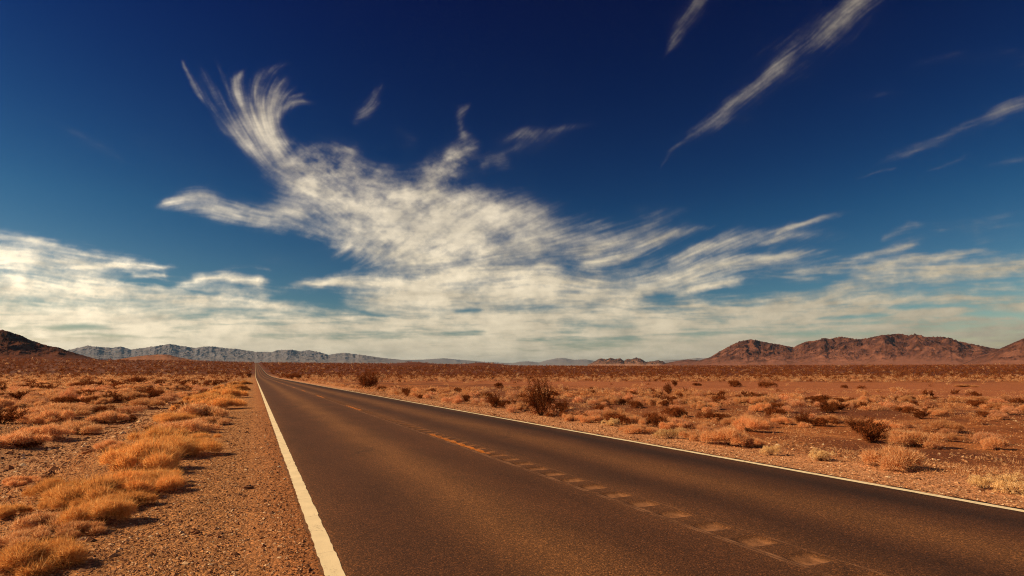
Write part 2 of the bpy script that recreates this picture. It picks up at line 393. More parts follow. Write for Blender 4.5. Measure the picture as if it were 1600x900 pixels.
def link(o, parent=None):
    scene.collection.objects.link(o); o.parent = parent; return o
def tri_mesh(name, V, T, mat, tint=None, shade_smooth=False):
    """mesh from vertex array and an (n, 3) or (n, 4) face array, with an optional per-vertex tint"""
    V = np.asarray(V, np.float32); T = np.asarray(T, np.int32); k = T.shape[1]
    me = bpy.data.meshes.new(name)
    me.vertices.add(len(V)); me.vertices.foreach_set('co', V.ravel())
    me.loops.add(T.size); me.loops.foreach_set('vertex_index', T.ravel())
    me.polygons.add(len(T)); me.polygons.foreach_set('loop_start', np.arange(0, T.size, k, dtype=np.int32))
    me.polygons.foreach_set('loop_total', np.full(len(T), k, np.int32))
    me.polygons.foreach_set('use_smooth', np.full(len(T), shade_smooth))
    if tint is not None:
        at = me.attributes.new('tint', 'FLOAT', 'POINT'); at.data.foreach_set('value', np.asarray(tint, np.float32))
    me.update(calc_edges=True)
    if mat: me.materials.append(mat)
    return me
def grid_faces(nx, ny):
    i = np.arange(nx*ny).reshape(ny, nx)
    return np.stack([i[:-1, :-1], i[:-1, 1:], i[1:, 1:], i[1:, :-1]], -1).reshape(-1, 4)
def structure(name, me):
    o = link(bpy.data.objects.new(name, me)); o['kind'] = 'structure'; return o

def material(name):
    m = bpy.data.materials.new(name); m.use_nodes = True
    n = NT(m.node_tree); n.n.clear(); o = n.new('ShaderNodeOutputMaterial')
    return m, n, o
def principled(n, o, col, rough=.9, spec=.2, bump=None, strength=.5, dist=.01):
    p = n.new('ShaderNodeBsdfPrincipled'); n.put(p.inputs['Base Color'], col); n.put(p.inputs['Roughness'], rough)
    n.put(p.inputs['Specular IOR Level'], spec)
    if bump is not None:
        b = n.new('ShaderNodeBump'); n.put(b.inputs['Height'], bump); b.inputs['Strength'].default_value = strength
        b.inputs['Distance'].default_value = dist; n.l.new(b.outputs[0], p.inputs['Normal'])
    n.l.new(p.outputs[0], o.inputs[0]); return p

# ------------------------------------------------------------------ the lie of the land
ROAD_L, ROAD_R, LINE_L, LINE_R, MID = .525, 7.53, .608, 7.40, 3.93
PITCH_G = .515
_hor = [(-200, 558), (0, 560), (150, 562.5), (300, 564), (398, 566.6), (500, 567.8), (600, 568.3), (700, 569.5), (800, 571.3),
        (900, 571.8), (1100, 571.5), (1350, 570.5), (1600, 570), (1900, 570)]
_ha, _ht = zip(*[az_tan(x, y) for x, y in _hor])
def rise(r):
    return np.where(r < 200, 0, np.where(r < 500, (r-200)**2/600, r-350))
def height(X, Y):
    r = np.hypot(X, Y); a = np.arctan2(X, Y)
    T = np.interp(a, _ha, _ht)
    rc = np.interp(a, [rad(-20), rad(8), rad(25), rad(40)], [2300, 2300, 3000, 3300])
    S = (T*rc-EYE*-1.)/(rc-350)
    z = S*rise(np.minimum(r, rc))
    beyond = np.interp(a, [rad(15), rad(30)], [-.004, 1.0])
    z = z+np.where(r > rc, (r-rc)*np.where(beyond < 0, beyond, T*beyond*1.0), 0)
    off = np.maximum(ROAD_L-X, X-ROAD_R); away = np.clip(off, 0, None)
    k = smooth(1.5, 9, away)
    z = z+k*(fbm2(X/9, Y/9, 3)-.5)*.34+smooth(.1, 2, away)*(fbm2(X/1.3, Y/1.3, 3)-.5)*.07
    z = z+smooth(60, 400, away)*(fbm2(X/170, Y/170, 3)-.5)*3.0*np.clip(r/1500, .3, 1)
    z = z-.24*np.exp(-((X+4.2)/1.1)**2)*(Y < 400)*smooth(0, 3, away)       # shallow wash beside the brush row
    z = z-.16*smooth(2.2, 5, X-ROAD_R)-.05*smooth(.05, .5, away)
    for px, py, rr, hh, sg in ((650, 566, 1300, 9, 42), (757, 568, 1500, 10, 50), (560, 567, 1500, 2.5, 50), (470, 567, 1700, 2., 60)):
        b = az_tan(px, py)[0]; cx, cy = rr*math.sin(b), rr*math.cos(b)
        z = z+hh*np.exp(-((X-cx)**2+(Y-cy)**2)/(2*sg*sg))
    return z
def road_z(Y):
    Y = np.asarray(Y, float); r = np.hypot(Y, 4.)
    T = np.interp(math.radians(0), _ha, _ht); S = (T*2300+EYE)/(1950)
    z = S*rise(np.minimum(r, 2300)); z = z+np.where(r > 2300, -(r-2300)*.004, 0)
    return z
def land(X, Y):
    """terrain height with the road bed let into it"""
    X = np.asarray(X, float); Y = np.asarray(Y, float)
    z = height(X, Y); w = 1-smooth(2, 26, np.maximum(ROAD_L-X, X-ROAD_R)*np.clip(300/np.maximum(Y, 300), .2, 1))
    zr = road_z(Y)-.012
    # near the road the land follows the road's own profile
    keep = z-(height(X*0+4., Y)) 
    w2 = w*smooth(150, 300, Y)
    z = z*(1-w2)+(zr+keep*.3)*w2
    inside = (X > ROAD_L+.04) & (X < ROAD_R-.04)
    return np.where(inside, zr-.12, z)
def ground_at(px, py):
    d = ray(px, py); s = np.concatenate([np.arange(2, 400, .1), np.arange(400, 6000, 5.)])/np.hypot(d[0], d[1])
    P = np.array([0, 0, EYE])+s[:, None]*d
    below = P[:, 2] <= land(P[:, 0], P[:, 1]); i = int(np.argmax(below)) if below.any() else len(s)-1
    return P[i]
def depth_of(X, Y, Z=0.):
    return X*_F[0]+Y*_F[1]+(Z-EYE)*_F[2]
# ------------------------------------------------------------------ materials of the ground
def pos_xyz(n):
    P = n.new('ShaderNodeNewGeometry').outputs['Position']; return (P, *n.sep(P))

m_ground, n, o = material('desert_soil')
P, X_, Y_, Z_ = pos_xyz(n)
R_ = n.vmath('LENGTH', P, out=1)
soil = n.ramp(n.noise(P, .33, 6, .6), [(.3, (.17, .050, .018)), (.48, (.32, .108, .036)), (.62, (.47, .185, .066)), (.8, (.56, .25, .10))])
fine = n.ramp(n.noise(P, 7, 6, .7), [(.3, .62), (.7, 1.3)])
c = n.mix(1., soil, fine, 'MULTIPLY')
# dark desert pavement in broad patches on the right, bare sandy flats between the shrub belts
patch = n.math('MULTIPLY', n.range(n.noise(P, .09, 3, .5, .4), .46, .58, 0, 1), n.range(X_, 9.8, 12))
c = n.mix(n.math('MULTIPLY', patch, .85), c, n.mix(n.noise(P, 14, 4, .7), (.065, .02, .011), (.24, .08, .038)))
fd = n.math('ADD', n.math('MULTIPLY', X_, float(_F[0])), n.math('MULTIPLY', Y_, float(_F[1])))
azg = n.math('ARCTAN2', X_, Y_); fd = n.math('ADD', fd, n.range(azg, rad(30), rad(55), 0, 22))
flat = n.math('MULTIPLY', n.math('MULTIPLY', n.range(fd, 56, 66), n.range(fd, 118, 150, 1, 0)), n.range(X_, 25, 45))
c = n.mix(n.math('MULTIPLY', flat, .8), c, n.mix(n.noise(n.vmath('MULTIPLY', P, (.05, .6, 1)), 1., 4), (.34, .115, .048), (.46, .17, .078)))
# left of the wash the soil is dark and red between the shrubs
c = n.mix(n.math('MULTIPLY', n.math('MULTIPLY', n.range(X_, -5.0, -6.5), n.range(R_, 200, 60)), n.range(n.noise(P, .5, 4, .6), .40, .55, .3, .9)), c, (.155, .05, .021))
# gravel shoulders
sh = n.math('MAXIMUM', n.math('MULTIPLY', n.range(n.math('ADD', X_, n.math('MULTIPLY', n.noise(P, .8, 3), 1.1)), -2.6, -1.5), n.range(X_, .66, .56)),
            n.range(n.math('ADD', X_, n.math('MULTIPLY', n.noise(P, .8, 3), 1.2)), 10.7, 9.6, 0, 1))
shl = n.range(X_, 4, 4.1)
gr = n.mix(shl, (.48, .235, .098), (.66, .33, .17))
gr = n.mix(1., gr, n.ramp(n.noise(P, 3.2, 5, .7), [(.3, .72), (.7, 1.22)]), 'MULTIPLY')
edge = n.math('MULTIPLY', n.range(X_, -.25, .4), n.range(X_, .66, .56)); gr = n.mix(n.math('MULTIPLY', edge, .55), gr, (.27, .085, .03))
c = n.mix(n.math('MULTIPLY', sh, .85), c, gr)
wash = n.math('MULTIPLY', n.range(n.math('ABSOLUTE', n.math('ADD', X_, 4.1)), .6, 1.5, .7, 0), n.range(Y_, 200, 100)); c = n.mix(wash, c, (.44, .235, .125))
# stones as cells of their own colour
cell = n.new('ShaderNodeTexVoronoi'); n.put(cell.inputs['Vector'], n.vmath('ADD', P, n.vmath('MULTIPLY', n.noise(P, 9, 2, out=1), (.06, .06, .06)))); n.put(cell.inputs['Scale'], 34.)
cc = n.new('ShaderNodeSeparateColor'); n.l.new(cell.outputs['Color'], cc.inputs[0])
near = n.range(R_, 3, 14, .45, .8)
st = n.math('POWER', cc.outputs[0], 1.4)
c = n.mix(n.math('MULTIPLY', near, .8), c, n.mix(1., c, n.ramp(st, [(0, .38), (.55, .95), (1, 1.9)]), 'MULTIPLY'))
# farther out: dark shrub steppe, then pale bajada beneath the hills
far = n.math('MULTIPLY', n.range(R_, 220, 420), n.range(R_, 3800, 2600)); far2 = n.range(R_, 2900, 4600)
band = n.noise(n.vmath('MULTIPLY', P, (.002, .012, 1)), 1., 4)
c = n.mix(n.math('MULTIPLY', far, .9), c, n.mix(n.range(band, .35, .65), (.075, .022, .013), (.16, .046, .024)))
c = n.mix(far2, c, n.mix(n.range(band, .35, .65), (.24, .10, .062), (.33, .155, .10)))
bh = n.math('ADD', n.math('MULTIPLY', n.math('SUBTRACT', 1., n.math('MINIMUM', cell.outputs['Distance'], 1.)), .6), n.math('MULTIPLY', n.noise(P, 22, 5, .7), .9))
bh = n.math('ADD', bh, n.math('MULTIPLY', n.noise(P, 2.5, 5, .6), 2.5))
principled(n, o, c, .95, .15, bh, .9, .022)

m_road, n, o = material('asphalt')
P, X_, Y_, Z_ = pos_xyz(n)
warp = n.math('ADD', X_, n.math('MULTIPLY', n.math('SUBTRACT', n.noise(n.vmath('MULTIPLY', P, (1, .12, 1)), .7, 3), .5), .35))
def bell(x, c0, w):
    t = n.math('DIVIDE', n.math('SUBTRACT', x, c0), w); return n.math('POWER', 2.718, n.math('MULTIPLY', n.math('MULTIPLY', t, t), -1.))
light = n.math('ADD', n.math('ADD', bell(warp, 2.25, .48), n.math('MULTIPLY', bell(warp, 5.55, .46), .75)), n.math('ADD', n.math('MULTIPLY', bell(warp, 4.0, .45), .4), n.math('MULTIPLY', bell(warp, .6, .3), .4)))
light = n.math('ADD', light, n.math('MULTIPLY', bell(warp, 7.5, .2), .3))
dark = n.math('ADD', bell(warp, 6.75, .42), n.math('MULTIPLY', bell(warp, 4.7, .36), .4))
base = n.mix(n.math('MULTIPLY', light, 1., clamp=True), (.098, .037, .015), (.195, .084, .030))
base = n.mix(n.math('MULTIPLY', dark, .9, clamp=True), base, (.036, .014, .008))
base = n.mix(1., base, n.ramp(n.noise(n.vmath('MULTIPLY', P, (1, .3, 1)), 1.6, 5, .6), [(.3, .8), (.7, 1.18)]), 'MULTIPLY')
rdist = n.range(n.vmath('LENGTH', P, out=1), 4, 40, 1., .35)
g1 = n.noise(P, 115, 3, .8)
grain = n.ramp(g1, [(.30, .2), (.47, .72), (.60, 1.35), (.74, 2.6)])
vv = n.new('ShaderNodeTexVoronoi'); n.put(vv.inputs['Vector'], P); n.put(vv.inputs['Scale'], 90.)
vc = n.new('ShaderNodeSeparateColor'); n.l.new(vv.outputs['Color'], vc.inputs[0])
agg = n.ramp(vc.outputs[0], [(0, .45), (.6, .9), (.85, 1.35), (1, 2.2)])
base = n.mix(n.math('MULTIPLY', rdist, .9), base, n.mix(1., n.mix(1., base, grain, 'MULTIPLY'), agg, 'MULTIPLY'))
# dust lying in the milled grooves of the centre rumble strip
ph = n.math('FRACT', n.math('DIVIDE', n.math('ADD', Y_, .01), PITCH_G))
gm = n.math('MULTIPLY', n.range(n.math('ABSOLUTE', n.math('SUBTRACT', ph, .5)), .24, .13, 0, 1), n.range(n.math('ABSOLUTE', n.math('SUBTRACT', X_, MID+.02)), .13, .085, 0, 1))
gm = n.math('MULTIPLY', gm, n.range(n.noise(n.vmath('MULTIPLY', P, (1, .6, 1)), 11, 5, .7), .34, .56, .25, 1))
base = n.mix(n.math('MULTIPLY', gm, .72), base, (.38, .18, .085))
warps = n.math('ADD', X_, n.math('MULTIPLY', n.math('SUBTRACT', n.noise(n.vmath('MULTIPLY', P, (1, .5, 1)), 3., 3), .5), .06))
seam = n.math('MULTIPLY', n.math('MAXIMUM', n.math('MAXIMUM', bell(warps, MID-.17, .016), n.math('MULTIPLY', bell(warps, MID-.215, .013), .8)), n.math('MULTIPLY', bell(warps, MID+.18, .010), .5)), n.range(n.noise(P, 5, 3), .4, .6, .1, 1))
base = n.mix(n.math('MULTIPLY', seam, .85), base, (.34, .17, .09))
crk = n.math('MULTIPLY', n.range(n.voro(n.vmath('ADD', n.vmath('MULTIPLY', P, (.55, .22, 1)), n.vmath('MULTIPLY', n.noise(P, 2.2, 4, .7, out=1), (.22, .22, 0))), 1., 'DISTANCE_TO_EDGE'), .0, .0042, 1, 0), n.range(n.noise(P, .5, 2), .47, .56))
base = n.mix(n.math('MULTIPLY', crk, .6), base, (.02, .010, .007))
principled(n, o, base, .85, .25, n.math('ADD', n.math('MULTIPLY', g1, 1.), n.math('MULTIPLY', vv.outputs['Distance'], -.6)), .6, .006)

def paint(name, col, wear, lo, hi):
    m, n, o = material(name)
    P, X_, Y_, Z_ = pos_xyz(n)
    w = n.range(n.math('ADD', n.math('MULTIPLY', n.noise(P, 60, 5, .75), .6), n.math('MULTIPLY', n.noise(n.vmath('MULTIPLY', P, (1, .35, 1)), 9, 4), .4)), lo, hi)
    crack = n.math('MULTIPLY', n.range(n.voro(n.vmath('MULTIPLY', n.vmath('ADD', P, n.vmath('MULTIPLY', n.noise(P, 6, 3, out=1), (.1, .1, 0))), (1., .8, 1)), 1.7, 'DISTANCE_TO_EDGE'), .0, .006, 1, 0), .6)
    c = n.mix(n.math('MULTIPLY', w, wear), col, (.085, .042, .024))
    c = n.mix(1., c, n.ramp(n.noise(P, 3, 4, .6), [(.3, .86), (.7, 1.06)]), 'MULTIPLY')
    c = n.mix(crack, c, (.12, .06, .03))
    principled(n, o, c, .8, .2, n.noise(P, 130, 3, .7), .4, .004); return m
m_white = paint('white_road_paint', (.90, .78, .54), .7, .58, .66)
m_yellow = paint('yellow_road_paint', (.66, .22, .035), .95, .46, .60)

# ------------------------------------------------------------------ terrain
def growth(a, b, g):
    out = [a]; st = .3
    while out[-1] < b: out.append(out[-1]+st); st *= g
    return np.array(out)
xs = np.concatenate([-growth(14, 42000, 1.07)[::-1], np.arange(-13.8, ROAD_L-.05, .17), [ROAD_L-.02, ROAD_L+.03, ROAD_L+.07], np.linspace(1, 7.1, 8),
                     [ROAD_R-.07, ROAD_R-.03, ROAD_R+.02], np.arange(ROAD_R+.2, 22, .2), growth(22.2, 62000, 1.055)])
ys = np.concatenate([np.arange(-12, 45, .2), growth(45, 62000, 1.022)])
GX, GY = np.meshgrid(xs, ys)
GZ = land(GX, GY)
ground = structure('ground', tri_mesh('ground', np.stack([GX, GY, GZ], -1).reshape(-1, 3), grid_faces(len(xs), len(ys)), m_ground, shade_smooth=True))

# ------------------------------------------------------------------ road: carriageway with a milled rumble strip down its middle
ry = np.concatenate([np.arange(-12, 42, .0457), np.arange(42, 140, .6), ys[ys > 140.3]]); ry = ry[ry < 9000]
rx = np.concatenate([[ROAD_L-.01, ROAD_L, .75, 1.5, 2.4, 3.1, 3.6], MID+np.array([-.185, -.16, -.145, -.12, -.06, 0, .06, .12, .145, .16, .185]), [4.3, 5., 5.8, 6.5, 7.2, ROAD_R, ROAD_R+.01]])
RX, RY = np.meshgrid(rx, ry)
jl = (fbm2(ry*3, ry*0+3, 4)-.5)*.09; jr = (fbm2(ry*3, ry*0+9, 4)-.5)*.16
RX[:, 0:2] += jl[:, None]; RX[:, -2:] += jr[:, None]
camber = .03*(1-((RX-MID)/3.75)**2)
RZ = road_z(RY)+camber+.004
ph = ((RY+.01)/PITCH_G) % 1
groove = np.clip(1-((ph-.5)/.24)**2, 0, 1)*np.clip((.155-np.abs(RX-MID))/.035, 0, 1)*(RY < 42)*.027
RZ = RZ-groove
RZ[:, 0] -= .05; RZ[:, -1] -= .05
road = structure('road', tri_mesh('road', np.stack([RX, RY, RZ], -1).reshape(-1, 3), grid_faces(len(rx), len(ry)), m_road, shade_smooth=True))

def stripe(name, xc, w, y0, y1, mat, seed, ragged=.012, grooved=False):
    """a painted line laid 4 mm above the asphalt, with uneven edges"""
    if y1-y0 < 10: yy = np.arange(y0, y1, .0457)
    else: yy = np.concatenate([np.arange(y0, min(42, y1), .08), ry[(ry > 42) & (ry < y1)]])
    k = np.array([-1., -.34, .34, 1.])
    SX, SY = np.meshgrid(k, yy)
    jag = (fbm2(yy*9, yy*0+seed, 4)-.5)*2*ragged; jag2 = (fbm2(yy*9, yy*0+seed+20, 4)-.5)*2*ragged
    SX = xc+SX*w/2; SX[:, 0] += jag; SX[:, -1] += jag2
    SZ = road_z(SY)+.03*(1-((SX-MID)/3.75)**2)+.008
    if grooved:
        p_ = ((SY+.01)/PITCH_G) % 1; SZ -= np.clip(1-((p_-.5)/.24)**2, 0, 1)*np.clip((.155-np.abs(SX-MID))/.035, 0, 1)*.027*(SY < 42)
    return tri_mesh(name, np.stack([SX, SY, SZ], -1).reshape(-1, 3), grid_faces(4, len(yy)), mat)
structure('road_marking', stripe('edge_line', LINE_L, .135, -11, 2600, m_white, 3))
structure('road_marking', stripe('edge_line', LINE_R, .13, -11, 2600, m_white, 5))
for k in range(-1, 60):
    y0 = 9.75+13.4*k
    structure('road_marking', stripe('centre_dash', MID-.08, .12, y0, y0+3.95, m_yellow, 40+k*3, .018, True))

# ------------------------------------------------------------------ hills and mountains
def rock(name, dark, mid, pale, scale, apron=(.40, .20, .13), cap=.75, relief=1.):
    m, n, o = material(name)
    P, X_, Y_, Z_ = pos_xyz(n)
    Q = n.vmath('MULTIPLY', P, (scale, scale, scale*1.6))
    c = n.ramp(n.noise(Q, 1., 7, .62, .6), [(.34, dark), (.5, mid), (.68, pale)])
    N = n.sep(n.new('ShaderNodeNewGeometry').outputs['Normal'])[2]
    c = n.mix(n.range(N, .86, .97), c, n.mix(n.noise(Q, 2.3, 5), apron, mid))
    hi = n.new('ShaderNodeAttribute', attribute_name='tint').outputs['Fac']
    c = n.mix(n.math('MULTIPLY', n.range(hi, .35, .06), .8), c, apron)
    c = n.mix(n.math('MULTIPLY', n.math('MULTIPLY', n.range(hi, .45, .95), n.range(n.noise(n.vmath('MULTIPLY', Q, (1, 1, .5)), 1.6, 5, .65), .42, .56)), cap), c, dark)
    principled(n, o, c, .95, .05, n.noise(Q, 5., 6, .7), relief, 12/scale*.0012); return m

def mountain(name, prof, D, dep, ybase, mat, seed, rough=.5, scale=1., n_d=90, jag=.035, res=1.4):
    """a ridge with ravines; its crest follows the given skyline, its foot sinks into the plain"""
    pts = [(az_tan(x, y)) for x, y in prof]; A = np.array([p[0] for p in pts]); T = np.array([p[1] for p in pts])
    na = int((prof[-1][0]-prof[0][0])*res)+2
    a = np.linspace(A[0], A[-1], na); t = np.interp(a, A, T)
    tb = az_tan(prof[len(prof)//2][0], ybase)[1]
    t = t+(fbm2(a*900*jag*4, a*0+seed, 4)-.5)*jag*(t-tb)
    d = np.linspace(0, 1, n_d); AA, DD = np.meshgrid(a, d)
    rr = D*(1+dep*(DD-.5)); X = rr*np.sin(AA); Y = rr*np.cos(AA)
    top = np.maximum(t-tb, .00002)[None, :]
    crest = .56+.12*(fbm2(a*60+seed, a*0, 3)-.5)[None, :]
    e = np.clip(np.where(DD < crest, DD/crest, (1-DD)/(1-crest)), 0, 1)
    env = e**1.35
    L = D*.045*scale
    R = .62*ridged(X/L+seed, Y/L+seed*2, 6)+.38*ridged(X/L*2.7+seed*3, Y/L*2.7, 5)
    z = env*(1-rough*.5)+env*rough*(R-.25)*(1.0-.82*e)*1.9+.02*(fbm2(X/L*6, Y/L*6, 3)-.5)*env
    # bring each column's highest point to the skyline, smoothly from column to column
    m = z.max(0); ker = np.hanning(15); ker /= ker.sum()
    m = np.convolve(np.pad(m, 7, 'edge'), ker, 'valid')
    zz = z/m[None, :]*top
    zb = EYE+rr*(tb-.0004)-D*.0006
    Z = zb+zz*rr*1.0-(1-np.clip(e*14, 0, 1))*D*.004
    me = tri_mesh(name, np.stack([X, Y, Z], -1).reshape(-1, 3), grid_faces(na, n_d), mat, tint=np.clip(z/m[None, :], 0, 1.2).ravel(), shade_smooth=False)
    return structure(name, me)

r_red = rock('red_brown_rock', (.040, .017, .014), (.125, .052, .036), (.26, .115, .078), .006, (.27, .118, .08))
r_tan = rock('tan_rock', (.18, .075, .04), (.30, .13, .07), (.40, .19, .11), .01, (.38, .18, .10))
r_dark = rock('dark_hill_rock', (.035, .014, .010), (.085, .03, .018), (.15, .055, .03), .012, (.19, .065, .034))  # dark red-brown over the whole hill
r_far = rock('haze_tinted_far_rock', (.15, .155, .20), (.18, .18, .225), (.23, .22, .25), .0028, (.27, .24, .24), .1, .35)  # blue-grey paleness of distance haze put into the rock colour
r_butte = rock('butte_rock', (.045, .024, .02), (.14, .07, .05), (.34, .18, .12), .012, (.44, .24, .16))

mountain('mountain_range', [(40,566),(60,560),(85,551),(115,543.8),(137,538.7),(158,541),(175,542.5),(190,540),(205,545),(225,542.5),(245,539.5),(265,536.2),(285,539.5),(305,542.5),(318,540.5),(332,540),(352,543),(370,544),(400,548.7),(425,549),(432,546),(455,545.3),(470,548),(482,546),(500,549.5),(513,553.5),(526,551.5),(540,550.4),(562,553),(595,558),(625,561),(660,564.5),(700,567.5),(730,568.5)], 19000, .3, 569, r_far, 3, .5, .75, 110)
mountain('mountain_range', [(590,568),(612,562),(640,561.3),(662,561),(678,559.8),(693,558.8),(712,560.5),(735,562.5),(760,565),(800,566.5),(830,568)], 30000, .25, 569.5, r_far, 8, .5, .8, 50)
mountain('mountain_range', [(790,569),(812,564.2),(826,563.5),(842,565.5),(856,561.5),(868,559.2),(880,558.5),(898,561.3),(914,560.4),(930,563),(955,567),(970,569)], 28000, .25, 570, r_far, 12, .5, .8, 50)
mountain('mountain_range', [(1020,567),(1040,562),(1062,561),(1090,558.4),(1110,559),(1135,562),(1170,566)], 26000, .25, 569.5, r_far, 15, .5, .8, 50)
mountain('rocky_hill', [(918,569),(928,564.5),(935,560.5),(940,558.6),(947,560.8),(955,558),(961,560),(969,558.8),(975,563),(980,560),(987,560),(994,557.8),(1001,559.2),(1009,564.5),(1017,563.6),(1029,562),(1035,563),(1043,569)], 11000, .12, 570.5, r_butte, 21, .75, .35, 60, .12, 3)
mountain('rocky_hill', [(1030,569.5),(1045,565.5),(1058,563),(1075,560.6),(1090,562),(1115,564),(1140,568)], 9500, .12, 570.5, r_red, 27, .5, .5, 50, .06, 2)
mountain('rocky_hill', [(1062,569),(1087,564),(1110,557),(1121,550),(1132,544),(1145,537),(1155,532.4),(1166,530.5),(1175,529),(1190,532.5),(1205,535.4),(1220,537.5),(1240,541.7),(1250,536.5),(1260,532.5),(1277,530.5),(1287,527),(1295,528.7),(1312,525),(1326,526.5),(1340,528.7),(1355,527.5),(1375,523),(1390,521.5),(1407,520),(1420,523),(1430,520.7),(1447,525),(1465,525),(1482,526),(1500,532.5),(1525,537.5),(1550,542.5),(1562,544),(1590,548),(1640,556)], 7600, .42, 570, r_red, 33, .7, 1.05, 150, .022)
mountain('rocky_hill', [(1500,569),(1530,556),(1548,549),(1562,543.5),(1580,535.5),(1600,527),(1630,516),(1680,506),(1740,503),(1820,520)], 5600, .35, 570, r_red, 41, .6, .9, 100, .02)
mountain('rocky_hill', [(-220,520),(-120,500),(-60,501),(-20,509),(0,513.5),(20,519),(36,524),(50,531),(75,539),(92,541.5),(105,547),(130,554),(152,560),(175,564)], 2750, .3, 563, r_dark, 52, .45, .8, 90, .05)
mountain('rocky_hill', [(160,565),(185,560),(205,557),(230,554),(248,552.8),(263,553),(276,556.5),(295,560),(330,565)], 6500, .15, 566, r_tan, 61, .3, .6, 50, .03)

# ------------------------------------------------------------------ desert air
m_haze, n, o = material('haze')
pv = n.new('ShaderNodeVolumePrincipled'); pv.inputs['Color'].default_value = (.26, .58, 1., 1); pv.inputs['Density'].default_value = 1.05e-5
pv.inputs['Anisotropy'].default_value = .1
n.l.new(pv.outputs[0], o.inputs['Volume'])
hv = np.array([(x, y, z) for z in (-600, 1130) for y in (-9000, 64000) for x in (-43000, 64000)], float)
haze = link(bpy.data.objects.new('haze', tri_mesh('haze', hv, [(0, 2, 3, 1), (4, 5, 7, 6), (0, 1, 5, 4), (2, 6, 7, 3), (0, 4, 6, 2), (1, 3, 7, 5)], m_haze)))
haze['kind'] = 'stuff'
# ------------------------------------------------------------------ plants: templates
def plant_mat(name, c0, c1, c2, transl=.35):
    m, n, o = material(name)
    t = n.new('ShaderNodeAttribute', attribute_name='tint').outputs['Fac']
    oi = n.new('ShaderNodeObjectInfo').outputs['Random']
    c = n.ramp(t, [(0, c0), (.5, c1), (1, c2)])
    c = n.mix(1., c, n.ramp(oi, [(0, (.82, .72, .64)), (.5, (1, .97, .93)), (1, (1.15, 1.05, .98))]), 'MULTIPLY')
    d = n.new('ShaderNodeBsdfDiffuse'); n.put(d.inputs[0], c); tr = n.new('ShaderNodeBsdfTranslucent'); n.put(tr.inputs[0], c)
    mx = n.new('ShaderNodeMixShader'); mx.inputs[0].default_value = transl
    n.l.new(d.outputs[0], mx.inputs[1]); n.l.new(tr.outputs[0], mx.inputs[2]); n.l.new(mx.outputs[0], o.inputs[0]); return m
m_gold = plant_mat('golden_dry_stems', (.62, .26, .07), (.92, .50, .18), (.97, .72, .37), .55)
m_straw = plant_mat('straw_dry_stems', (.52, .21, .085), (.88, .51, .26), (.97, .73, .47), .5)
m_pale = plant_mat('pale_dry_leaves', (.48, .21, .11), (.84, .46, .26), (.97, .71, .48), .5)
m_cream = plant_mat('cream_dry_leaves', (.60, .40, .20), (.90, .70, .40), (.96, .84, .56), .45)
m_dark = plant_mat('dark_russet_leaves', (.06, .019, .009), (.22, .068, .025), (.46, .17, .062), .3)
m_wood = plant_mat('grey_brown_wood', (.05, .026, .016), (.10, .05, .03), (.2, .11, .07), 0.)

def unit(v): return v/np.maximum(np.linalg.norm(v, axis=-1, keepdims=True), 1e-9)
def lobes(rng, n, spread=.62, rlo=.34, rhi=.56, flat=.62):
    """rounded masses whose union is the crown, in a unit-radius, unit-height plant"""
    out = [(np.array([.1, -.05, .30]), .5, .38)]
    for k in range(n):
        a = k*2.4+rng.rand()*1.6; d = spread*(.35+.85*rng.rand())
        r = rlo+(rhi-rlo)*rng.rand(); out.append((np.array([math.cos(a)*d, math.sin(a)*d, .12+.50*rng.rand()**1.5*(1-d*.45)]), r, r*flat*(.8+.7*rng.rand())))
    return out
def in_lobes(rng, L, N, lo=.3, hi=1.):
    w = np.array([l[1]**2 for l in L]); idx = rng.choice(len(L), N, p=w/w.sum())
    c = np.array([l[0] for l in L])[idx]; rx = np.array([l[1] for l in L])[idx]; rz = np.array([l[2] for l in L])[idx]
    d = unit(rng.normal(size=(N, 3))); d[:, 2] = np.where(d[:, 2] < -.35, -d[:, 2], d[:, 2])
    s = (lo**3+(hi**3-lo**3)*rng.rand(N))**(1/3.)
    p = c+d*np.stack([rx, rx, rz], 1)*s[:, None]
    return p, d, s
def strands(rng, L, N, ln=(.12, .3), w=.004, up=.7, curl=.5, lo=.35, sway=(0, 0)):
    p, d, s = in_lobes(rng, L, N, lo, .92)
    keep = p[:, 2] > -.02; p, d, s = p[keep], d[keep], s[keep]; N = len(p)
    dr = unit(d*.8+np.array([0, 0, up])+rng.normal(size=(N, 3))*.45+np.array([sway[0], sway[1], 0]))
    l = (ln[0]+(ln[1]-ln[0])*rng.rand(N))[:, None]
    mid = p+dr*l*.5; dr2 = unit(dr+rng.normal(size=(N, 3))*curl+np.array([0, 0, -.15])); tip = mid+dr2*l*.5
    side = unit(np.cross(dr, rng.normal(size=(N, 3))))*w*(.6+.8*rng.rand(N))[:, None]
    V = np.stack([p-side, p+side, mid-side*.8, mid+side*.8, tip], 1).reshape(-1, 3)
    b = np.arange(N)[:, None]*5
    T = np.concatenate([b+[0, 1, 3], b+[0, 3, 2], b+[2, 3, 4]])
    t = np.clip(rng.normal(.5, .24, N)+.2*(s-.7), 0, 1)
    return V, T, np.repeat(t, 5)
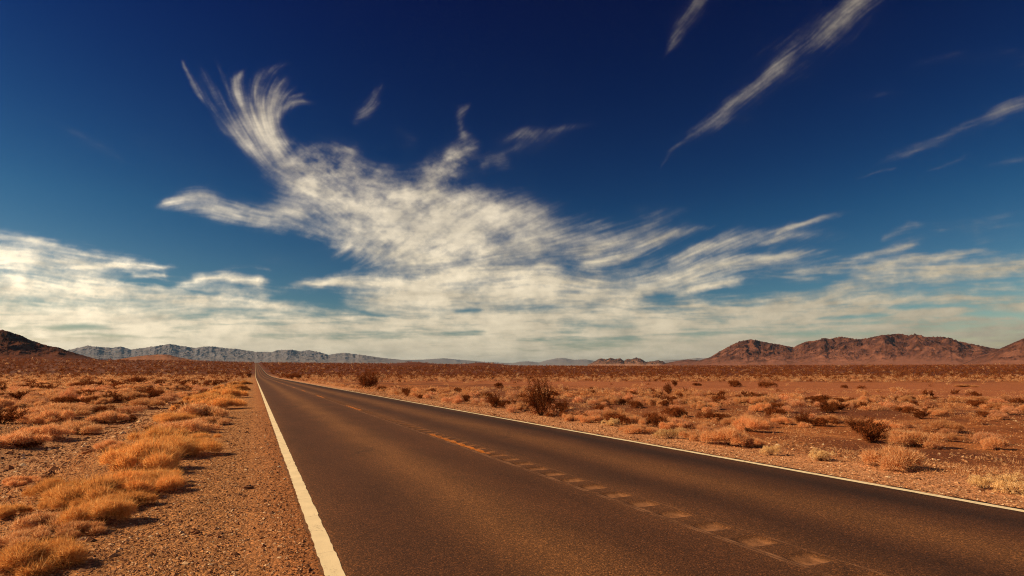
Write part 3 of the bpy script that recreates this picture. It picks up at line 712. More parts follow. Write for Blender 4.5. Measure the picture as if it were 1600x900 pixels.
def leaves(rng, L, N, size=.03, lo=.55, clump=0, hi=1.02, flatz=.5):
    if clump:
        pc, dc, sc = in_lobes(rng, L, clump, max(lo, .7), hi); k = rng.randint(0, clump, N)
        p = pc[k]+rng.normal(size=(N, 3))*(size*1.9); d = unit(dc[k]+rng.normal(size=(N, 3))*.4); tb = rng.normal(.5, .2, clump)[k]
    else:
        p, d, s = in_lobes(rng, L, N, lo, hi); tb = .5
    ok = p[:, 2] > 0.; p = p[ok]; d = d[ok]; tb = tb[ok] if clump else tb; N = len(p)
    nrm = unit(d+rng.normal(size=(N, 3))*.8); a = unit(np.cross(nrm, rng.normal(size=(N, 3)))); b = np.cross(nrm, a)
    sz = (size*(.5+rng.rand(N)))[:, None]
    V = np.stack([p-a*sz, p-b*sz*.55, p+a*sz, p+b*sz*.55], 1).reshape(-1, 3)
    i = np.arange(N)[:, None]*4; T = np.concatenate([i+[0, 1, 2], i+[0, 2, 3]])
    return V, T, np.repeat(np.clip(rng.normal(0, .17, N)+tb, 0, 1), 4)
def twigs(rng, N, spread=.75, top=.9, r0=.014, forks=2, kink=.18, seg=5):
    """tapering kinked stems from the root crown, each forking"""
    VV, TT, base, tips = [], [], 0, []
    def stem(p, d, ln, r, lev):
        nonlocal base
        pts = [p]
        for k in range(seg):
            d = unit(d+rng.normal(size=3)*kink+np.array([0, 0, .04])); p = p+d*ln/seg; pts.append(p)
        u = unit(np.cross(d, [.3, .5, .8])); v = np.cross(d, u)
        for k, q in enumerate(pts):
            rr = r*(1-.75*k/seg)
            for j in range(3):
                an = j*2.094; VV.append(q+(u*math.cos(an)+v*math.sin(an))*rr)
        for k in range(seg):
            for j in range(3):
                a = base+k*3+j; b = base+k*3+(j+1) % 3; TT.append((a, b, b+3)); TT.append((a, b+3, a+3))
        base += (seg+1)*3
        tips.append((pts[-1], d))
        if lev < forks:
            for f in range(2+(rng.rand() < .5)):
                i0 = rng.randint(2, seg+1); stem(pts[i0], unit(d+rng.normal(size=3)*.55), ln*.55, r*.5, lev+1)
    for k in range(N):
        a = rng.rand()*6.283; lean = spread*math.sqrt(rng.rand())
        d = unit(np.array([math.cos(a)*lean, math.sin(a)*lean, top*(.55+.5*rng.rand())])); stem(np.array([math.cos(a), math.sin(a), 0])*.06*rng.rand(), d, .62*(.7+.45*rng.rand()), r0, 0)
    return np.array(VV), np.array(TT), rng.rand(len(VV))*.6+.2, tips
def merge(parts):
    V, T, t, b = [], [], [], 0
    for v, f, k in parts: V.append(v); T.append(f+b); t.append(k); b += len(v)
    return np.concatenate(V), np.concatenate(T), np.concatenate(t)

TEMPL = {}   # kind -> list of (foliage mesh, branches mesh or None); unit radius, unit height
def add_t(kind, fol, br, mf):
    f = tri_mesh('foliage', *fol[:2], mf, fol[2]); b = None
    if br is not None: b = tri_mesh('branches', *br[:2], m_wood, br[2])
    TEMPL.setdefault(kind, []).append((f, b))
for k in range(4):
    rng = np.random.RandomState(100+k)
    L = lobes(rng, 10, .85, .2, .48, .6)
    add_t('gold', merge([strands(rng, L, 17000, (.08, .26), .0042, .55, .75, .2), strands(rng, L, 1500, (.25, .5), .0038, .9, .35, .5), strands(rng, L, 5000, (.06, .16), .006, .3, .9, .2)]), twigs(rng, 14, .8, .7, .012)[:3], m_gold)
for k in range(3):
    rng = np.random.RandomState(140+k); L = lobes(rng, 10, .85, .2, .44, .7)
    add_t('straw', merge([strands(rng, L, 9000, (.08, .26), .0075, .6, .75, .2), strands(rng, L, 700, (.25, .45), .006, .9, .35, .5), leaves(rng, L, 1500, .014, .5)]), twigs(rng, 12, .8, .7, .014)[:3], m_straw)
for k in range(3):
    rng = np.random.RandomState(200+k); L = lobes(rng, 9, .66, .26, .46, .7)
    add_t('pale', merge([leaves(rng, L, 7000, .022, .5, 320), strands(rng, L, 2500, (.06, .16), .007, .6)]), twigs(rng, 16, .9, .7, .013)[:3], m_pale)
for k in range(2):
    rng = np.random.RandomState(240+k); L = lobes(rng, 10, .7, .22, .4, .8)
    add_t('cream', merge([leaves(rng, L, 8000, .019, .6, 240), strands(rng, L, 1200, (.05, .12), .006, .6)]), twigs(rng, 16, .9, .7, .013)[:3], m_cream)
def creosote(rng, N, nl, size, r0=.012):
    V, T, t, tips = twigs(rng, N, 1.0, 1.1, r0, 2, .13)
    P = np.array([p for p, d in tips]); D = np.array([d for p, d in tips])
    s = np.array([.95/max(np.percentile(np.hypot(P[:, 0], P[:, 1]), 95), .1)]*2+[1./np.percentile(P[:, 2], 97)])
    V = V*s; P = P*s; k = rng.randint(0, len(P), nl); q = P[k]-D[k]*(rng.rand(nl)**1.1*.42)[:, None]+rng.normal(size=(nl, 3))*.04
    q = q[q[:, 2] > .03]; n_ = len(q)
    a = unit(rng.normal(size=(n_, 3))); b = unit(np.cross(a, rng.normal(size=(n_, 3)))); sz = (size*(.5+rng.rand(n_)))[:, None]
    W = np.stack([q-a*sz, q-b*sz*.5, q+a*sz, q+b*sz*.5], 1).reshape(-1, 3); i = np.arange(n_)[:, None]*4
    return (W, np.concatenate([i+[0, 1, 2], i+[0, 2, 3]]), np.repeat(np.clip(rng.normal(.42, .24, n_), 0, 1), 4)), (V, T, t)
for k in range(3):
    rng = np.random.RandomState(300+k); f, b = creosote(rng, 26, 11000, .019); add_t('creosote', f, b, m_dark)
for k in range(3):
    rng = np.random.RandomState(330+k); f, b = creosote(rng, 20, 6000, .030, .013); add_t('dark', f, b, m_dark)
for k in range(3):
    rng = np.random.RandomState(360+k); L = lobes(rng, 8, .7, .26, .46, .75)
    add_t('low_dark', merge([leaves(rng, L, 5200, .026, .4, 260), strands(rng, L, 1500, (.08, .2), .008, .6)]), twigs(rng, 12, .9, .7, .013)[:3], m_dark)
    add_t('far_low_dark', merge([leaves(rng, L, 900, .06, .4, 90), strands(rng, L, 300, (.1, .25), .016, .6)]), None, m_dark)
# smaller-looking, farther plants: the same habit with coarser leaves, one mesh each
for kind, mf, sd in (('far_straw', m_straw, 400), ('far_pale', m_pale, 420), ('far_dark', m_dark, 440), ('far_gold', m_gold, 460)):
    for k in range(4):
        rng = np.random.RandomState(sd+k); L = lobes(rng, 7, .6, .28, .5, .7)
        if kind == 'far_dark':
            f, b = creosote(rng, 12, 1300, .055, .014); add_t(kind, merge([f, b]), None, mf)
        else: add_t(kind, merge([leaves(rng, L, 700, .06, .5, 70), strands(rng, L, 500, (.1, .25), .016, .6)]), None, mf)

# ------------------------------------------------------------------ plants: planting
used = {}
def plant(kind, X, Y, w, h, label, category, group=None, name=None, rot=None, sink=.0):
    """one plant: an Empty at its root with foliage and branches, or a single mesh when far"""
    tl = TEMPL[kind]; i = used.get(kind, 0); used[kind] = i+1; f, b = tl[i % len(tl)]
    name = name or 'dry_shrub'
    z = float(land(X, Y))-sink
    if b is None: root = bpy.data.objects.new(name, f)
    else: root = bpy.data.objects.new(name, None); root.empty_display_size = .1
    scene.collection.objects.link(root)
    root.location = (X, Y, z); root.rotation_euler = (0, 0, rot if rot is not None else rs.rand()*6.283)
    root.scale = (w/2, w/2*(.85+.3*rs.rand()), h)
    if b is not None:
        for nm, me in (('foliage', f), ('branches', b)):
            c = bpy.data.objects.new(nm, me); scene.collection.objects.link(c); c.parent = root
    root['label'] = label; root['category'] = category
    if group: root['group'] = group
    return root
occupied = []
def plant_px(kind, px, py, wpx, hpx, label, category='shrub', group=None, name=None):
    """a plant whose foot stands where that spot of the photograph meets the land"""
    X, Y, Z = ground_at(px, py); dpt = depth_of(X, Y, Z)
    w = wpx*dpt/FPX; h = hpx*dpt/FPX
    X += _F[0]*w*.2; Y += _F[1]*w*.2
    occupied.append((X, Y, w/2))
    k_ = 1.25 if name == 'golden_brush' else 1.12
    return plant(kind, X, Y, w*k_, h*(1.02 if name == 'golden_brush' else 1.1), label, category, group, name)

GR = 'golden brush in the row along the left shoulder'
GOLD = [
 (30, 896, 100, 52, 'dry golden brush clump at the very start of the roadside row'),
 (52, 832, 64, 34, 'low straw coloured brush just behind the first clump of the roadside row'),
 (4, 814, 44, 24, 'small orange brush tuft cut by the photo edge near the row start'),
 (75, 778, 56, 34, 'round pale brush at the desert side of the long golden mound'),
 (128, 790, 84, 50, 'middle lobe of the long golden mound beside the gravel'),
 (192, 776, 92, 44, 'broad orange lobe of the long golden mound leaning over the gravel'),
 (150, 822, 76, 44, 'near end of the long golden mound spilling onto the gravel'),
 (165, 704, 34, 19, 'small round orange tuft standing alone in the gravel wash'),
 (212, 738, 84, 58, 'tall fluffy golden brush with the dark bare branch before it'),
 (262, 716, 84, 44, 'wide golden brush next behind the fluffy one with the bare branch'),
 (306, 694, 42, 20, 'short orange brush reaching onto the gravel behind the wide one'),
 (292, 676, 66, 24, 'low tan brush halfway along the roadside row'),
 (262, 664, 52, 22, 'bright orange brush on the wash side halfway along the row'),
 (305, 654, 66, 30, 'tan brush mound behind the bright orange one in the row'),
 (338, 640, 52, 24, 'dense golden brush where the roadside row narrows'),
 (355, 622, 40, 20, 'orange brush near the far end of the roadside row'),
 (370, 611, 26, 13, 'small orange brush second from the far end of the row'),
 (105, 842, 56, 26, 'straw coloured low brush between the near clumps and the gravel'),
 (20, 858, 60, 30, 'tan brush close behind the very first clump of the row'),
 (178, 800, 70, 30, 'flat orange brush filling the gravel side of the long golden mound'),
 (232, 760, 62, 30, 'orange brush leaning on the gravel between the long and the fluffy mounds'),
 (98, 800, 50, 30, 'golden brush at the low near end of the long mound'),
 (240, 700, 60, 40, 'golden brush backing the wide one on the wash side'),
 (330, 664, 44, 16, 'low tan brush on the gravel edge by the tan mound'),
 (322, 630, 40, 18, 'golden brush on the wash side where the row narrows'),
 (379, 602, 18, 9, 'tiny orange brush at the far end of the roadside row'),
]
for i, (x, y, w, h, lab) in enumerate(GOLD):
    plant_px('straw' if 'tan' in lab or 'straw' in lab else 'gold', x, y, w, h, lab, 'brush', GR, 'golden_brush')

CREO = [
 (846, 650, 58, 56, 'tall russet creosote bush standing at the right gravel shoulder'),
 (880, 645, 28, 20, 'small russet bush against the tall creosote at the right shoulder'),
 (571, 609, 50, 28, 'broad dark creosote bush beside the far part of the road'),
 (455, 592, 34, 11, 'dark bushy thicket at the right verge near the distant crest'),
 (597, 611, 18, 10, 'low dark bush just in front of the broad roadside creosote'),
 (728, 628, 22, 14, 'dark bush behind the right verge left of the tall creosote'),
 (774, 637, 26, 20, 'reddish bush on the verge just left of the tall creosote'),
 (778, 605, 15, 9, 'lone upright dark bush on the bare flat behind the tall creosote'),
 (1045, 616, 17, 16, 'upright dark bush at the near edge of the bare flat'),
 (1055, 604, 9, 9, 'slim dark bush standing out on the bare flat'),
 (1089, 603, 13, 6, 'low dark bush lying out on the bare flat'),
 (1151, 605, 27, 13, 'low leafy dark creosote left of a pair before the pale shrub belt'),
 (1200, 606, 30, 12, 'low leafy dark creosote right of a pair before the pale shrub belt'),
 (988, 619, 15, 10, 'dark round bush at the back of the near shrub field'),
 (1042, 635, 21, 12, 'dark bush amid the pale mounds of the near shrub field'),
 (1128, 630, 29, 14, 'wide dark bush with broken top amid pale mounds'),
 (1172, 625, 17, 12, 'compact dark bush amid pale mounds beside the wide one'),
 (942, 653, 19, 10, 'dark low bush behind the right shoulder past the tall creosote'),
 (1285, 629, 42, 14, 'long dark bush with pale crest in the right shrub field'),
 (1345, 676, 40, 22, 'russet spiky bush between pale mounds right of the road'),
 (1425, 646, 21, 14, 'dark red bush at the foot of the right shrub field'),
 (1385, 686, 30, 13, 'brown bush just beyond the large golden cream shrub'),
 (1322, 607, 11, 7, 'single dark tuft alone on the bare flat'),
 (1258, 666, 30, 20, 'dark spindly bush near the middle of the right foreground'),
 (208, 601, 26, 15, 'dark bush behind the pale shrub rows left of the road'),
 (152, 646, 40, 15, 'dark hollow bush among the pale rows left of the road'),
 (230, 674, 17, 10, 'small dark red tuft standing in the gravel wash'),
 (186, 660, 34, 15, 'dark shaggy bush at the edge of the gravel wash'),
 (386, 590, 12, 9, 'dark bush at the end of the golden row by the distant road'),
 (35, 700, 50, 14, 'dark tangled bush beneath the pale row at the left edge'),
]
for i, (x, y, w, h, lab) in enumerate(CREO):
    plant_px('creosote' if w > 23 and h > 18 else ('low_dark' if w > h*1.25 else 'dark'), x, y, w, h, lab, 'creosote', 'dark creosote bushes', 'creosote_bush')

PALE = [
 ('cream', 1208, 713, 30, 20, 'small cream leafed shrub on the right shoulder beside a gravel patch'),
 ('cream', 1288, 722, 44, 22, 'cream white leafy shrub nearest the right edge line'),
 ('straw', 1420, 737, 82, 40, 'largest golden cream shrub beyond the right shoulder'),
 ('cream', 1540, 766, 44, 24, 'pale leafy shrub on the shoulder before the last one'),
 ('cream', 1590, 774, 66, 36, 'pale leafy shrub cut by the photo edge on the shoulder'),
 ('straw', 1145, 698, 62, 32, 'golden shrub clump with twiggy base on the right shoulder'),
 ('straw', 1182, 700, 30, 18, 'small golden shrub touching the twiggy based clump'),
 ('straw', 1107, 673, 24, 14, 'round straw shrub on the dark patch behind the shoulder'),
 ('straw', 1172, 663, 32, 16, 'domed tan shrub on dark ground right of the straw one'),
 ('cream', 1050, 686, 48, 20, 'pale bristly shrub along the shoulder before the golden clump'),
 ('straw', 1085, 689, 36, 17, 'pale shrub joined to the golden clump on the shoulder'),
 ('straw', 1000, 677, 44, 15, 'low tan shrub in the shoulder strip after the tall creosote'),
 ('cream', 958, 666, 32, 14, 'low bright shrub in the shoulder strip near the tall creosote'),
 ('straw', 925, 661, 30, 13, 'orange tinted shrub just right of the tall creosote'),
 ('straw', 812, 641, 26, 14, 'pale shrub just left of the tall creosote'),
 ('pale', 945, 634, 14, 8, 'small round pink tan shrub behind the tall creosote'),
 ('straw', 1562, 704, 32, 22, 'straw shrub alone at the right on dark ground'),
 ('straw', 1302, 661, 32, 14, 'tan shrub with white tips left of the russet spiky bush'),
 ('pale', 1370, 663, 26, 10, 'bright low shrub behind the russet spiky bush'),
 ('pale', 1415, 668, 28, 8, 'flat bright shrub right of the russet spiky bush'),
 ('pale', 1480, 665, 30, 8, 'flat bright shrub casting a long shadow at the right'),
 ('straw', 1515, 605, 32, 5, 'long low shrub lying on the bare flat at the right'),
 ('straw', 16, 700, 58, 26, 'pale shrub at the left edge in the nearest desert row'),
 ('straw', 66, 685, 62, 24, 'pale shrub second from the left edge in the nearest desert row'),
 ('straw', 112, 678, 60, 24, 'pale shrub with ragged crown third in the nearest desert row'),
 ('straw', 158, 662, 52, 22, 'pale shrub fourth in the nearest desert row'),
 ('pale', 192, 648, 46, 18, 'pale shrub where the nearest desert row meets the wash'),
 ('straw', 214, 636, 50, 16, 'pale shrub farther along the wash left of the road'),
 ('pale', 252, 629, 46, 14, 'pale shrub beside the wash next to the farther one'),
 ('straw', 282, 621, 38, 12, 'small tan shrub by the narrowing wash'),
 ('pale', 310, 612, 38, 10, 'tan shrub at the far end of the wash'),
 ('straw', 86, 646, 62, 18, 'pale mounded shrub in the second desert row'),
 ('pale', 30, 636, 52, 16, 'tan tufted shrub left in the second desert row'),
 ('straw', 160, 630, 44, 16, 'tan shrub right in the second desert row'),
 ('straw', 72, 620, 60, 13, 'low tan shrub in the third desert row'),
 ('pale', 146, 615, 50, 12, 'wide tan shrub in the middle of the third desert row'),
 ('straw', 15, 762, 46, 18, 'orange brown tuft at the left edge across the wash'),
]
for kd, x, y, w, h, lab in PALE:
    plant_px(kd, x, y, w, h, lab, 'shrub', 'pale dry shrubs of the plain', 'dry_shrub')

# the many plants of the plain, strewn by belts
def free(X, Y, r):
    for (a, b, c) in occupied:
        if (a-X)**2+(b-Y)**2 < (c*.8+r*.6)**2: return False
    return True
cands = []
rngp = np.random.RandomState(5)
def strew(n, r0, r1, a0, a1, fn):
    a = rad(a0)+rngp.rand(n)*rad(a1-a0); r = np.sqrt(r0*r0+(r1*r1-r0*r0)*rngp.rand(n))
    X = r*np.sin(a); Y = r*np.cos(a); q = rngp.rand(n, 4); cl = fbm2(X/7+50, Y/7+20, 3); cl2 = fbm2(X/2.5+9, Y/2.5+2, 2)
    for i in range(n):
        out = fn(X[i], Y[i], q[i], cl[i], cl2[i])
        if out: cands.append((X[i], Y[i])+out)
def kind_of(q, pd, pg=0.):
    return 'dark' if q < pd else ('straw' if q < pd+(1-pd)*.55 else 'pale')
def left(X, Y, q, c, c2):
    if X > -5.6: return None
    d = depth_of(X, Y)
    if d < 9: return None
    if c2 < .44: return None
    s = .55+.75*q[0]**1.5
    return (kind_of(q[1], .30), s*1.15, s*(.42+.2*q[2]), 'left')
strew(900, 9, 62, -19, 0, left)
def left2(X, Y, q, c, c2):
    if X > -5 or c2 < .4: return None
    s = .7+.8*q[0]; return (kind_of(q[1], .42), s*1.2, s*.5, 'left')
strew(1500, 62, 210, -19, -1, left2)
def row(X, Y, q, c, c2):
    if not (-3.2 < X < -1.9) or Y < 14: return None
    s = .4+.45*q[0]; return ('gold' if q[1] < .7 else 'dark', s*1.3, s*.6, 'row')
strew(4000, 26, 150, -8, 0, row)
def right(X, Y, q, c, c2):
    if X < 9.7: return None
    d = depth_of(X, Y)
    az_ = math.degrees(math.atan2(X, Y)); f0 = np.interp(az_, [30, 53, 65], [31, 25, 21]); f1 = np.interp(az_, [25, 33, 53, 65], [62, 58, 41, 36])
    near = d < f0; dens = .34 if near else (1. if d < f1 else (.05 if d < 118 else 1.))
    if 24 < X and c > .56 and near: dens *= .3
    if X < 12.2 and d < 60: dens = .9
    if q[3] > dens*(.35+1.3*smooth(.40, .56, c2)): return None
    s = (.3+.5*q[0]) if near else (.36+.5*q[0]**1.3)
    if d > 110: s *= 1.35
    return (kind_of(q[1], .2 if d < 110 else .3), s*1.25, s*(.5+.25*q[2]), 'near' if near else ('field' if d < f1 else ('flat' if d < 118 else 'belt')))
strew(420, 15, 32, 14, 68, right); strew(1500, 32, 68, 4, 68, right); strew(450, 68, 126, 1, 68, right); strew(2600, 126, 235, 0, 67, right)
def verge(X, Y, q, c, c2):
    if not (9.0 < X < 10.8): return None
    s = .24+.36*q[0]; return (kind_of(q[1], .15), s*1.4, s*.75, 'verge')
strew(5200, 12, 120, 2, 44, verge)

LAB = {
 ('left', 'pale'): 'pale tan shrub in the crowded desert scrub left of the road', ('left', 'dark'): 'dark russet shrub in the crowded desert scrub left of the road',
 ('near', 'pale'): 'small dry tan shrub strewn over the ground right of the road before the shrub field', ('near', 'dark'): 'small dark russet shrub strewn over the ground right of the road before the shrub field',
 ('field', 'pale'): 'rounded tan shrub in the dense field between the road and the bare flat', ('field', 'dark'): 'dark russet shrub in the dense field between the road and the bare flat',
 ('flat', 'pale'): 'little tan shrub out on the bare flat right of the road', ('flat', 'dark'): 'little dark shrub out on the bare flat right of the road',
 ('belt', 'pale'): 'pale shrub in the belt beyond the bare flat', ('belt', 'dark'): 'dark shrub in the belt beyond the bare flat',
 ('verge', 'pale'): 'low bright shrub lining the right gravel verge', ('verge', 'dark'): 'low dark shrub lining the right gravel verge',
 ('row', 'gold'): 'distant orange brush in the row along the left shoulder', ('row', 'dark'): 'distant dark bush in the row along the left shoulder',
}
picked = []
for c in cands:
    X, Y, kd, w, h, zone = c
    if not free(X, Y, w/2): continue
    z = float(height(X, Y)); dd = depth_of(X, Y, z)
    u_, v_ = to_pixel(np.array(X), np.array(Y), np.array(z-EYE))
    if dd < 5 or u_ < -6 or u_ > 1606 or v_ > 904: continue
    picked.append((h*FPX/dd*math.sqrt(w/h), c))
    if dd < 70: occupied.append((X, Y, w/2*.6))
picked.sort(key=lambda t: -t[0])
count = {'pale': 0, 'dark': 0, 'gold': 0}; LIMIT = {'pale': 262, 'dark': 235, 'gold': 60}
rest = []
for size, (X, Y, kd, w, h, zone) in picked:
    fam = {'straw': 'pale', 'pale': 'pale', 'dark': 'dark', 'gold': 'gold'}[kd]
    if count[fam] >= LIMIT[fam]: rest.append((X, Y, kd, w, h)); continue
    count[fam] += 1
    lab = LAB.get((zone, fam)) or LAB[(zone, 'pale')]
    kk = 'low_dark' if kd == 'dark' and (int(X*37) % 4 != 0) else kd
    tk = kk if size > 17 else 'far_'+kk
    plant(tk, X, Y, w, h, lab, {'pale': 'shrub', 'dark': 'creosote', 'gold': 'brush'}[fam],
          {'pale': 'pale shrubs ', 'dark': 'dark shrubs ', 'gold': 'orange brush '}[fam]+{'left': 'left of the road', 'near': 'before the shrub field', 'field': 'in the dense field', 'flat': 'on the bare flat', 'belt': 'beyond the bare flat', 'verge': 'along the right verge', 'row': 'along the left shoulder'}[zone],
          {'pale': 'dry_shrub', 'dark': 'creosote_bush', 'gold': 'golden_brush'}[fam])

# everything farther off: uncounted scrub, one object of each colour
def clump_templates(kind, nl, size, n=5):
    out = []
    for k in range(n):
        rng = np.random.RandomState(700+k+nl)
        L = lobes(rng, 5, .6, .3, .5, .75); out.append(leaves(rng, L, nl, size, .5, max(6, nl//7)))
    return out
C_big = clump_templates('a', 220, .085); C_mid = clump_templates('b', 84, .13); C_small = clump_templates('c', 26, .24)
rngs = np.random.RandomState(77)
N = 21000
a = rad(-21)+rngs.rand(N)*rad(91); r = 205*np.exp(rngs.rand(N)**.85*math.log(2900/205)); X = r*np.sin(a); Y = r*np.cos(a)
ok = ((X < ROAD_L-2.4-r*.001) | (X > ROAD_R+2.6+r*.002)); X, Y, r, a = X[ok], Y[ok], r[ok], a[ok]
d_ = X*_F[0]+Y*_F[1]
s = (.75+.9*rngs.rand(len(X)))*np.clip((r/330)**.55, .9, 3.)
pd = np.clip(np.interp(d_, [200, 330, 600, 2000], [.5, .9, .95, .96]), 0, 1)
kdark = rngs.rand(len(X)) < pd
far_items = [(X[i], Y[i], 'dark' if kdark[i] else 'pale', s[i]*1.5, s[i]*.8) for i in range(len(X))]
groups = {'pale': [], 'dark': []}
items = [(X, Y, 'dark' if k == 'dark' else 'pale', w, h) for X, Y, k, w, h in rest]+far_items
ax = np.array([[i[0], i[1], i[3], i[4]] for i in items]); zz = land(ax[:, 0], ax[:, 1]); dp = depth_of(ax[:, 0], ax[:, 1])
acc = {'pale': [[], [], [], 0], 'dark': [[], [], [], 0]}
for j, it in enumerate(items):
    px = ax[j, 3]*FPX/max(dp[j], 5); tl = C_big if px > 5 else (C_mid if px > 2.2 else C_small)
    V, T, t = tl[j % 5]; an = (j*2.399) % 6.283; cs, sn = math.cos(an), math.sin(an)
    W = np.empty_like(V); W[:, 0] = (V[:, 0]*cs-V[:, 1]*sn)*ax[j, 2]/2+ax[j, 0]; W[:, 1] = (V[:, 0]*sn+V[:, 1]*cs)*ax[j, 2]/2+ax[j, 1]
    W[:, 2] = V[:, 2]*ax[j, 3]+zz[j]-.02
    A = acc[it[2]]; A[0].append(W.astype(np.float32)); A[1].append(T+A[3]); A[2].append(np.clip(t+((j*.618) % 1-.5)*.5, 0, 1)); A[3] += len(V)
for fam, nm, mt in (('pale', 'dry_scrub', m_straw), ('dark', 'creosote_scrub', m_dark)):
    A = acc[fam]; o_ = link(bpy.data.objects.new(nm, tri_mesh(nm, np.concatenate(A[0]), np.concatenate(A[1]), mt, np.concatenate(A[2])))); o_['kind'] = 'stuff'
# fine dry stubble and litter between the shrubs
rng = np.random.RandomState(91)
N = 60000
a = rad(-20)+rng.rand(N)*rad(88); r = 5.5*np.exp(rng.rand(N)*math.log(75/5.5)); X = r*np.sin(a); Y = r*np.cos(a)
ok = ((X < -2.2) | (X > 9.3)) & (fbm2(X/1.6, Y/1.6, 3) > .45) & ~((X > -5) & (X < -3.1) & (rng.rand(N) < .9)); X, Y, r = X[ok], Y[ok], r[ok]; n_ = len(X)
K = 5; X = np.repeat(X, K)+rng.normal(size=n_*K)*.05; Y = np.repeat(Y, K)+rng.normal(size=n_*K)*.05; rr = np.repeat(r, K)
Z = land(X, Y); d = unit(np.stack([rng.normal(size=n_*K), rng.normal(size=n_*K), .5+rng.rand(n_*K)], 1)); l = (.03+.07*rng.rand(n_*K))[:, None]
p = np.stack([X, Y, Z-.01], 1); sd = unit(np.cross(d, rng.normal(size=(n_*K, 3))))*(.0022+rr*.00022)[:, None]
V = np.stack([p-sd, p+sd, p+d*l], 1).reshape(-1, 3); T = np.arange(len(V)).reshape(-1, 3)
o_ = link(bpy.data.objects.new('dry_grass', tri_mesh('dry_grass', V, T, m_straw, np.repeat(rng.rand(n_*K), 3)))); o_['kind'] = 'stuff'

# ------------------------------------------------------------------ gravel
m_stone, n, o = material('gravel_stone')
t = n.new('ShaderNodeAttribute', attribute_name='tint').outputs['Fac']; P = n.new('ShaderNodeNewGeometry').outputs['Position']
principled(n, o, n.mix(1., n.ramp(t, [(0, (.10, .05, .034)), (.3, (.26, .11, .05)), (.65, (.42, .20, .095)), (.84, (.56, .32, .17)), (1, (.80, .62, .42))]), n.ramp(n.noise(P, 60, 3), [(.3, .8), (.7, 1.15)]), 'MULTIPLY'), .9, .2)
OCT = np.array([(1, 0, 0), (-1, 0, 0), (0, 1, 0), (0, -1, 0), (0, 0, 1), (0, 0, -1), (.62, .62, .5), (-.6, .65, .45)], float)
OT = np.array([(0, 6, 4), (6, 2, 4), (2, 7, 4), (7, 1, 4), (1, 3, 4), (3, 0, 4), (0, 2, 6), (2, 1, 7), (0, 5, 2), (2, 5, 1), (1, 5, 3), (3, 5, 0)])
def stones(X, Y, size, rng):
    n_ = len(X); J = OCT[None]*(1+rng.normal(size=(n_, 8, 3))*.22)
    sc = np.stack([size*(.8+.6*rng.rand(n_)), size*(.7+.5*rng.rand(n_)), size*(.4+.35*rng.rand(n_))], 1)
    J = J*sc[:, None, :]; an = rng.rand(n_)*6.283; c, s_ = np.cos(an)[:, None], np.sin(an)[:, None]
    W = np.stack([J[..., 0]*c-J[..., 1]*s_, J[..., 0]*s_+J[..., 1]*c, J[..., 2]], -1)
    W += np.stack([X, Y, land(X, Y)+size*.12], 1)[:, None, :]
    T = (OT[None]+np.arange(n_)[:, None, None]*8).reshape(-1, 3)
    return W.reshape(-1, 3), T, np.repeat(np.clip(rng.beta(1.5, 1.4, n_), 0, 1), 8)
rng = np.random.RandomState(61); parts = []
N = 95000; r = 3.2*np.exp(rng.rand(N)*math.log(26/3.2)); a = rad(-21)+rng.rand(N)*rad(29); X = r*np.sin(a); Y = r*np.cos(a)
ok = (X < ROAD_L-.02+0*X) & ((X > -2.6) | (rng.rand(N) < .5)); ok &= ~((X > ROAD_L-.35) & (rng.rand(N) < .72*np.clip((X-ROAD_L+.35)/.3, 0, 1))); X, Y, r = X[ok], Y[ok], r[ok]
sz = .0054*np.exp(rng.normal(size=len(X))*.5)*np.clip((r/4)**.35, 1, 2); parts.append(stones(X, Y, sz, rng))
N = 26000; Y = 7*np.exp(rng.rand(N)*math.log(60/7))-4; X = ROAD_R+.06+rng.rand(N)**1.2*3.2; r = np.hypot(X, Y); sz = .010*np.exp(rng.normal(size=N)*.45)*np.clip((r/12)**.4, .9, 2); parts.append(stones(X, Y, sz, rng))
N = 9000; r = 12*np.exp(rng.rand(N)*math.log(45/12)); a = rad(22)+rng.rand(N)*rad(46); X = r*np.sin(a); Y = r*np.cos(a); ok = X > ROAD_R+2; X, Y = X[ok], Y[ok]; parts.append(stones(X, Y, .016*np.exp(rng.normal(size=len(X))*.5), rng))
N = 22000; r = 5*np.exp(rng.rand(N)*math.log(40/5)); a = rad(-21)+rng.rand(N)*rad(20); X = r*np.sin(a); Y = r*np.cos(a); ok = X < -2.6; X, Y = X[ok], Y[ok]; parts.append(stones(X, Y, (.013*np.exp(rng.normal(size=len(X))*.6))*np.clip((np.hypot(X, Y)/9)**.4, .8, 2), rng))
W, T, t = merge(parts); o_ = link(bpy.data.objects.new('gravel', tri_mesh('gravel', W, T, m_stone, t))); o_['kind'] = 'stuff'

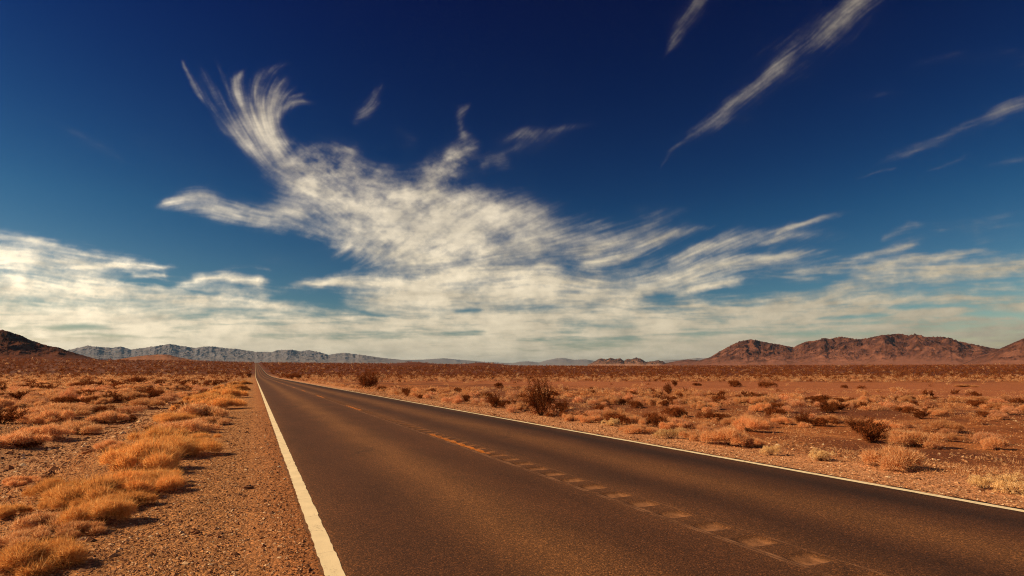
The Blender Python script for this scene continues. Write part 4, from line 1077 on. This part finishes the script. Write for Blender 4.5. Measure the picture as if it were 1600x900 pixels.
# stones big enough to be seen one by one
ROCKS = [(388, 764, 17, 9, .15, 'dark stone lying alone on the gravel between the brush and the edge line'),
         (382, 777, 10, 6, .2, 'small dark stone just in front of the lone dark stone on the gravel'),
         (128, 846, 16, 10, .9, 'pale chipped stone at the foot of the near golden brush'),
         (134, 797, 14, 10, .95, 'pale stone lodged in the long golden mound'),
         (305, 834, 14, 9, .3, 'dark stone in the middle of the open gravel'),
         (258, 858, 13, 7, .8, 'light flat stone on the gravel left of the dark one'),
         (172, 898, 18, 9, .75, 'tan stone at the bottom edge of the gravel'),
         (74, 748, 16, 11, .25, 'dark stone at the wash side of the brush row'),
         (140, 708, 20, 9, .45, 'brown stone in the wash beside the lone orange tuft')]
for px, py, w, h, tn, lab in ROCKS:
    X, Y, Z = ground_at(px, py); dpt = depth_of(X, Y, Z); w = w*dpt/FPX; h = h*dpt/FPX
    bm_v = []; rr = np.random.RandomState(px)
    nu, nv = 10, 7
    U, Vv = np.meshgrid(np.linspace(0, 2*math.pi, nu, endpoint=False), np.linspace(-1.35, 1.5, nv))
    R0 = 1+(rr.rand(nv, nu)-.5)*.42
    Vx = np.stack([np.cos(U)*np.cos(Vv)*R0*w/2, np.sin(U)*np.cos(Vv)*R0*w*.4, (np.sin(Vv)*R0*.5+.32)*h], -1).reshape(-1, 3)
    F_ = [(j*nu+i, j*nu+(i+1) % nu, (j+1)*nu+(i+1) % nu, (j+1)*nu+i) for j in range(nv-1) for i in range(nu)]
    rk = link(bpy.data.objects.new('stone', tri_mesh('stone', Vx, F_, m_stone, np.full(len(Vx), tn)))); rk.location = (X, Y, Z-.01); rk.rotation_euler = (0, 0, rr.rand()*.8)
    rk['label'] = lab; rk['category'] = 'stone'; rk['group'] = 'larger stones on the gravel'

# the bare dark branch before the fluffy brush
rr = np.random.RandomState(4)
V, T, t, _t = twigs(rr, 5, 1.6, .5, .02, 2, .42, 7)
X, Y, Z = ground_at(186, 752); br = link(bpy.data.objects.new('dead_branch', tri_mesh('dead_branch', V*.55, T, m_wood, t*.4))); br.location = (X, Y, Z)
br['label'] = 'crooked bare dark branch in front of the fluffy golden brush'; br['category'] = 'branch'
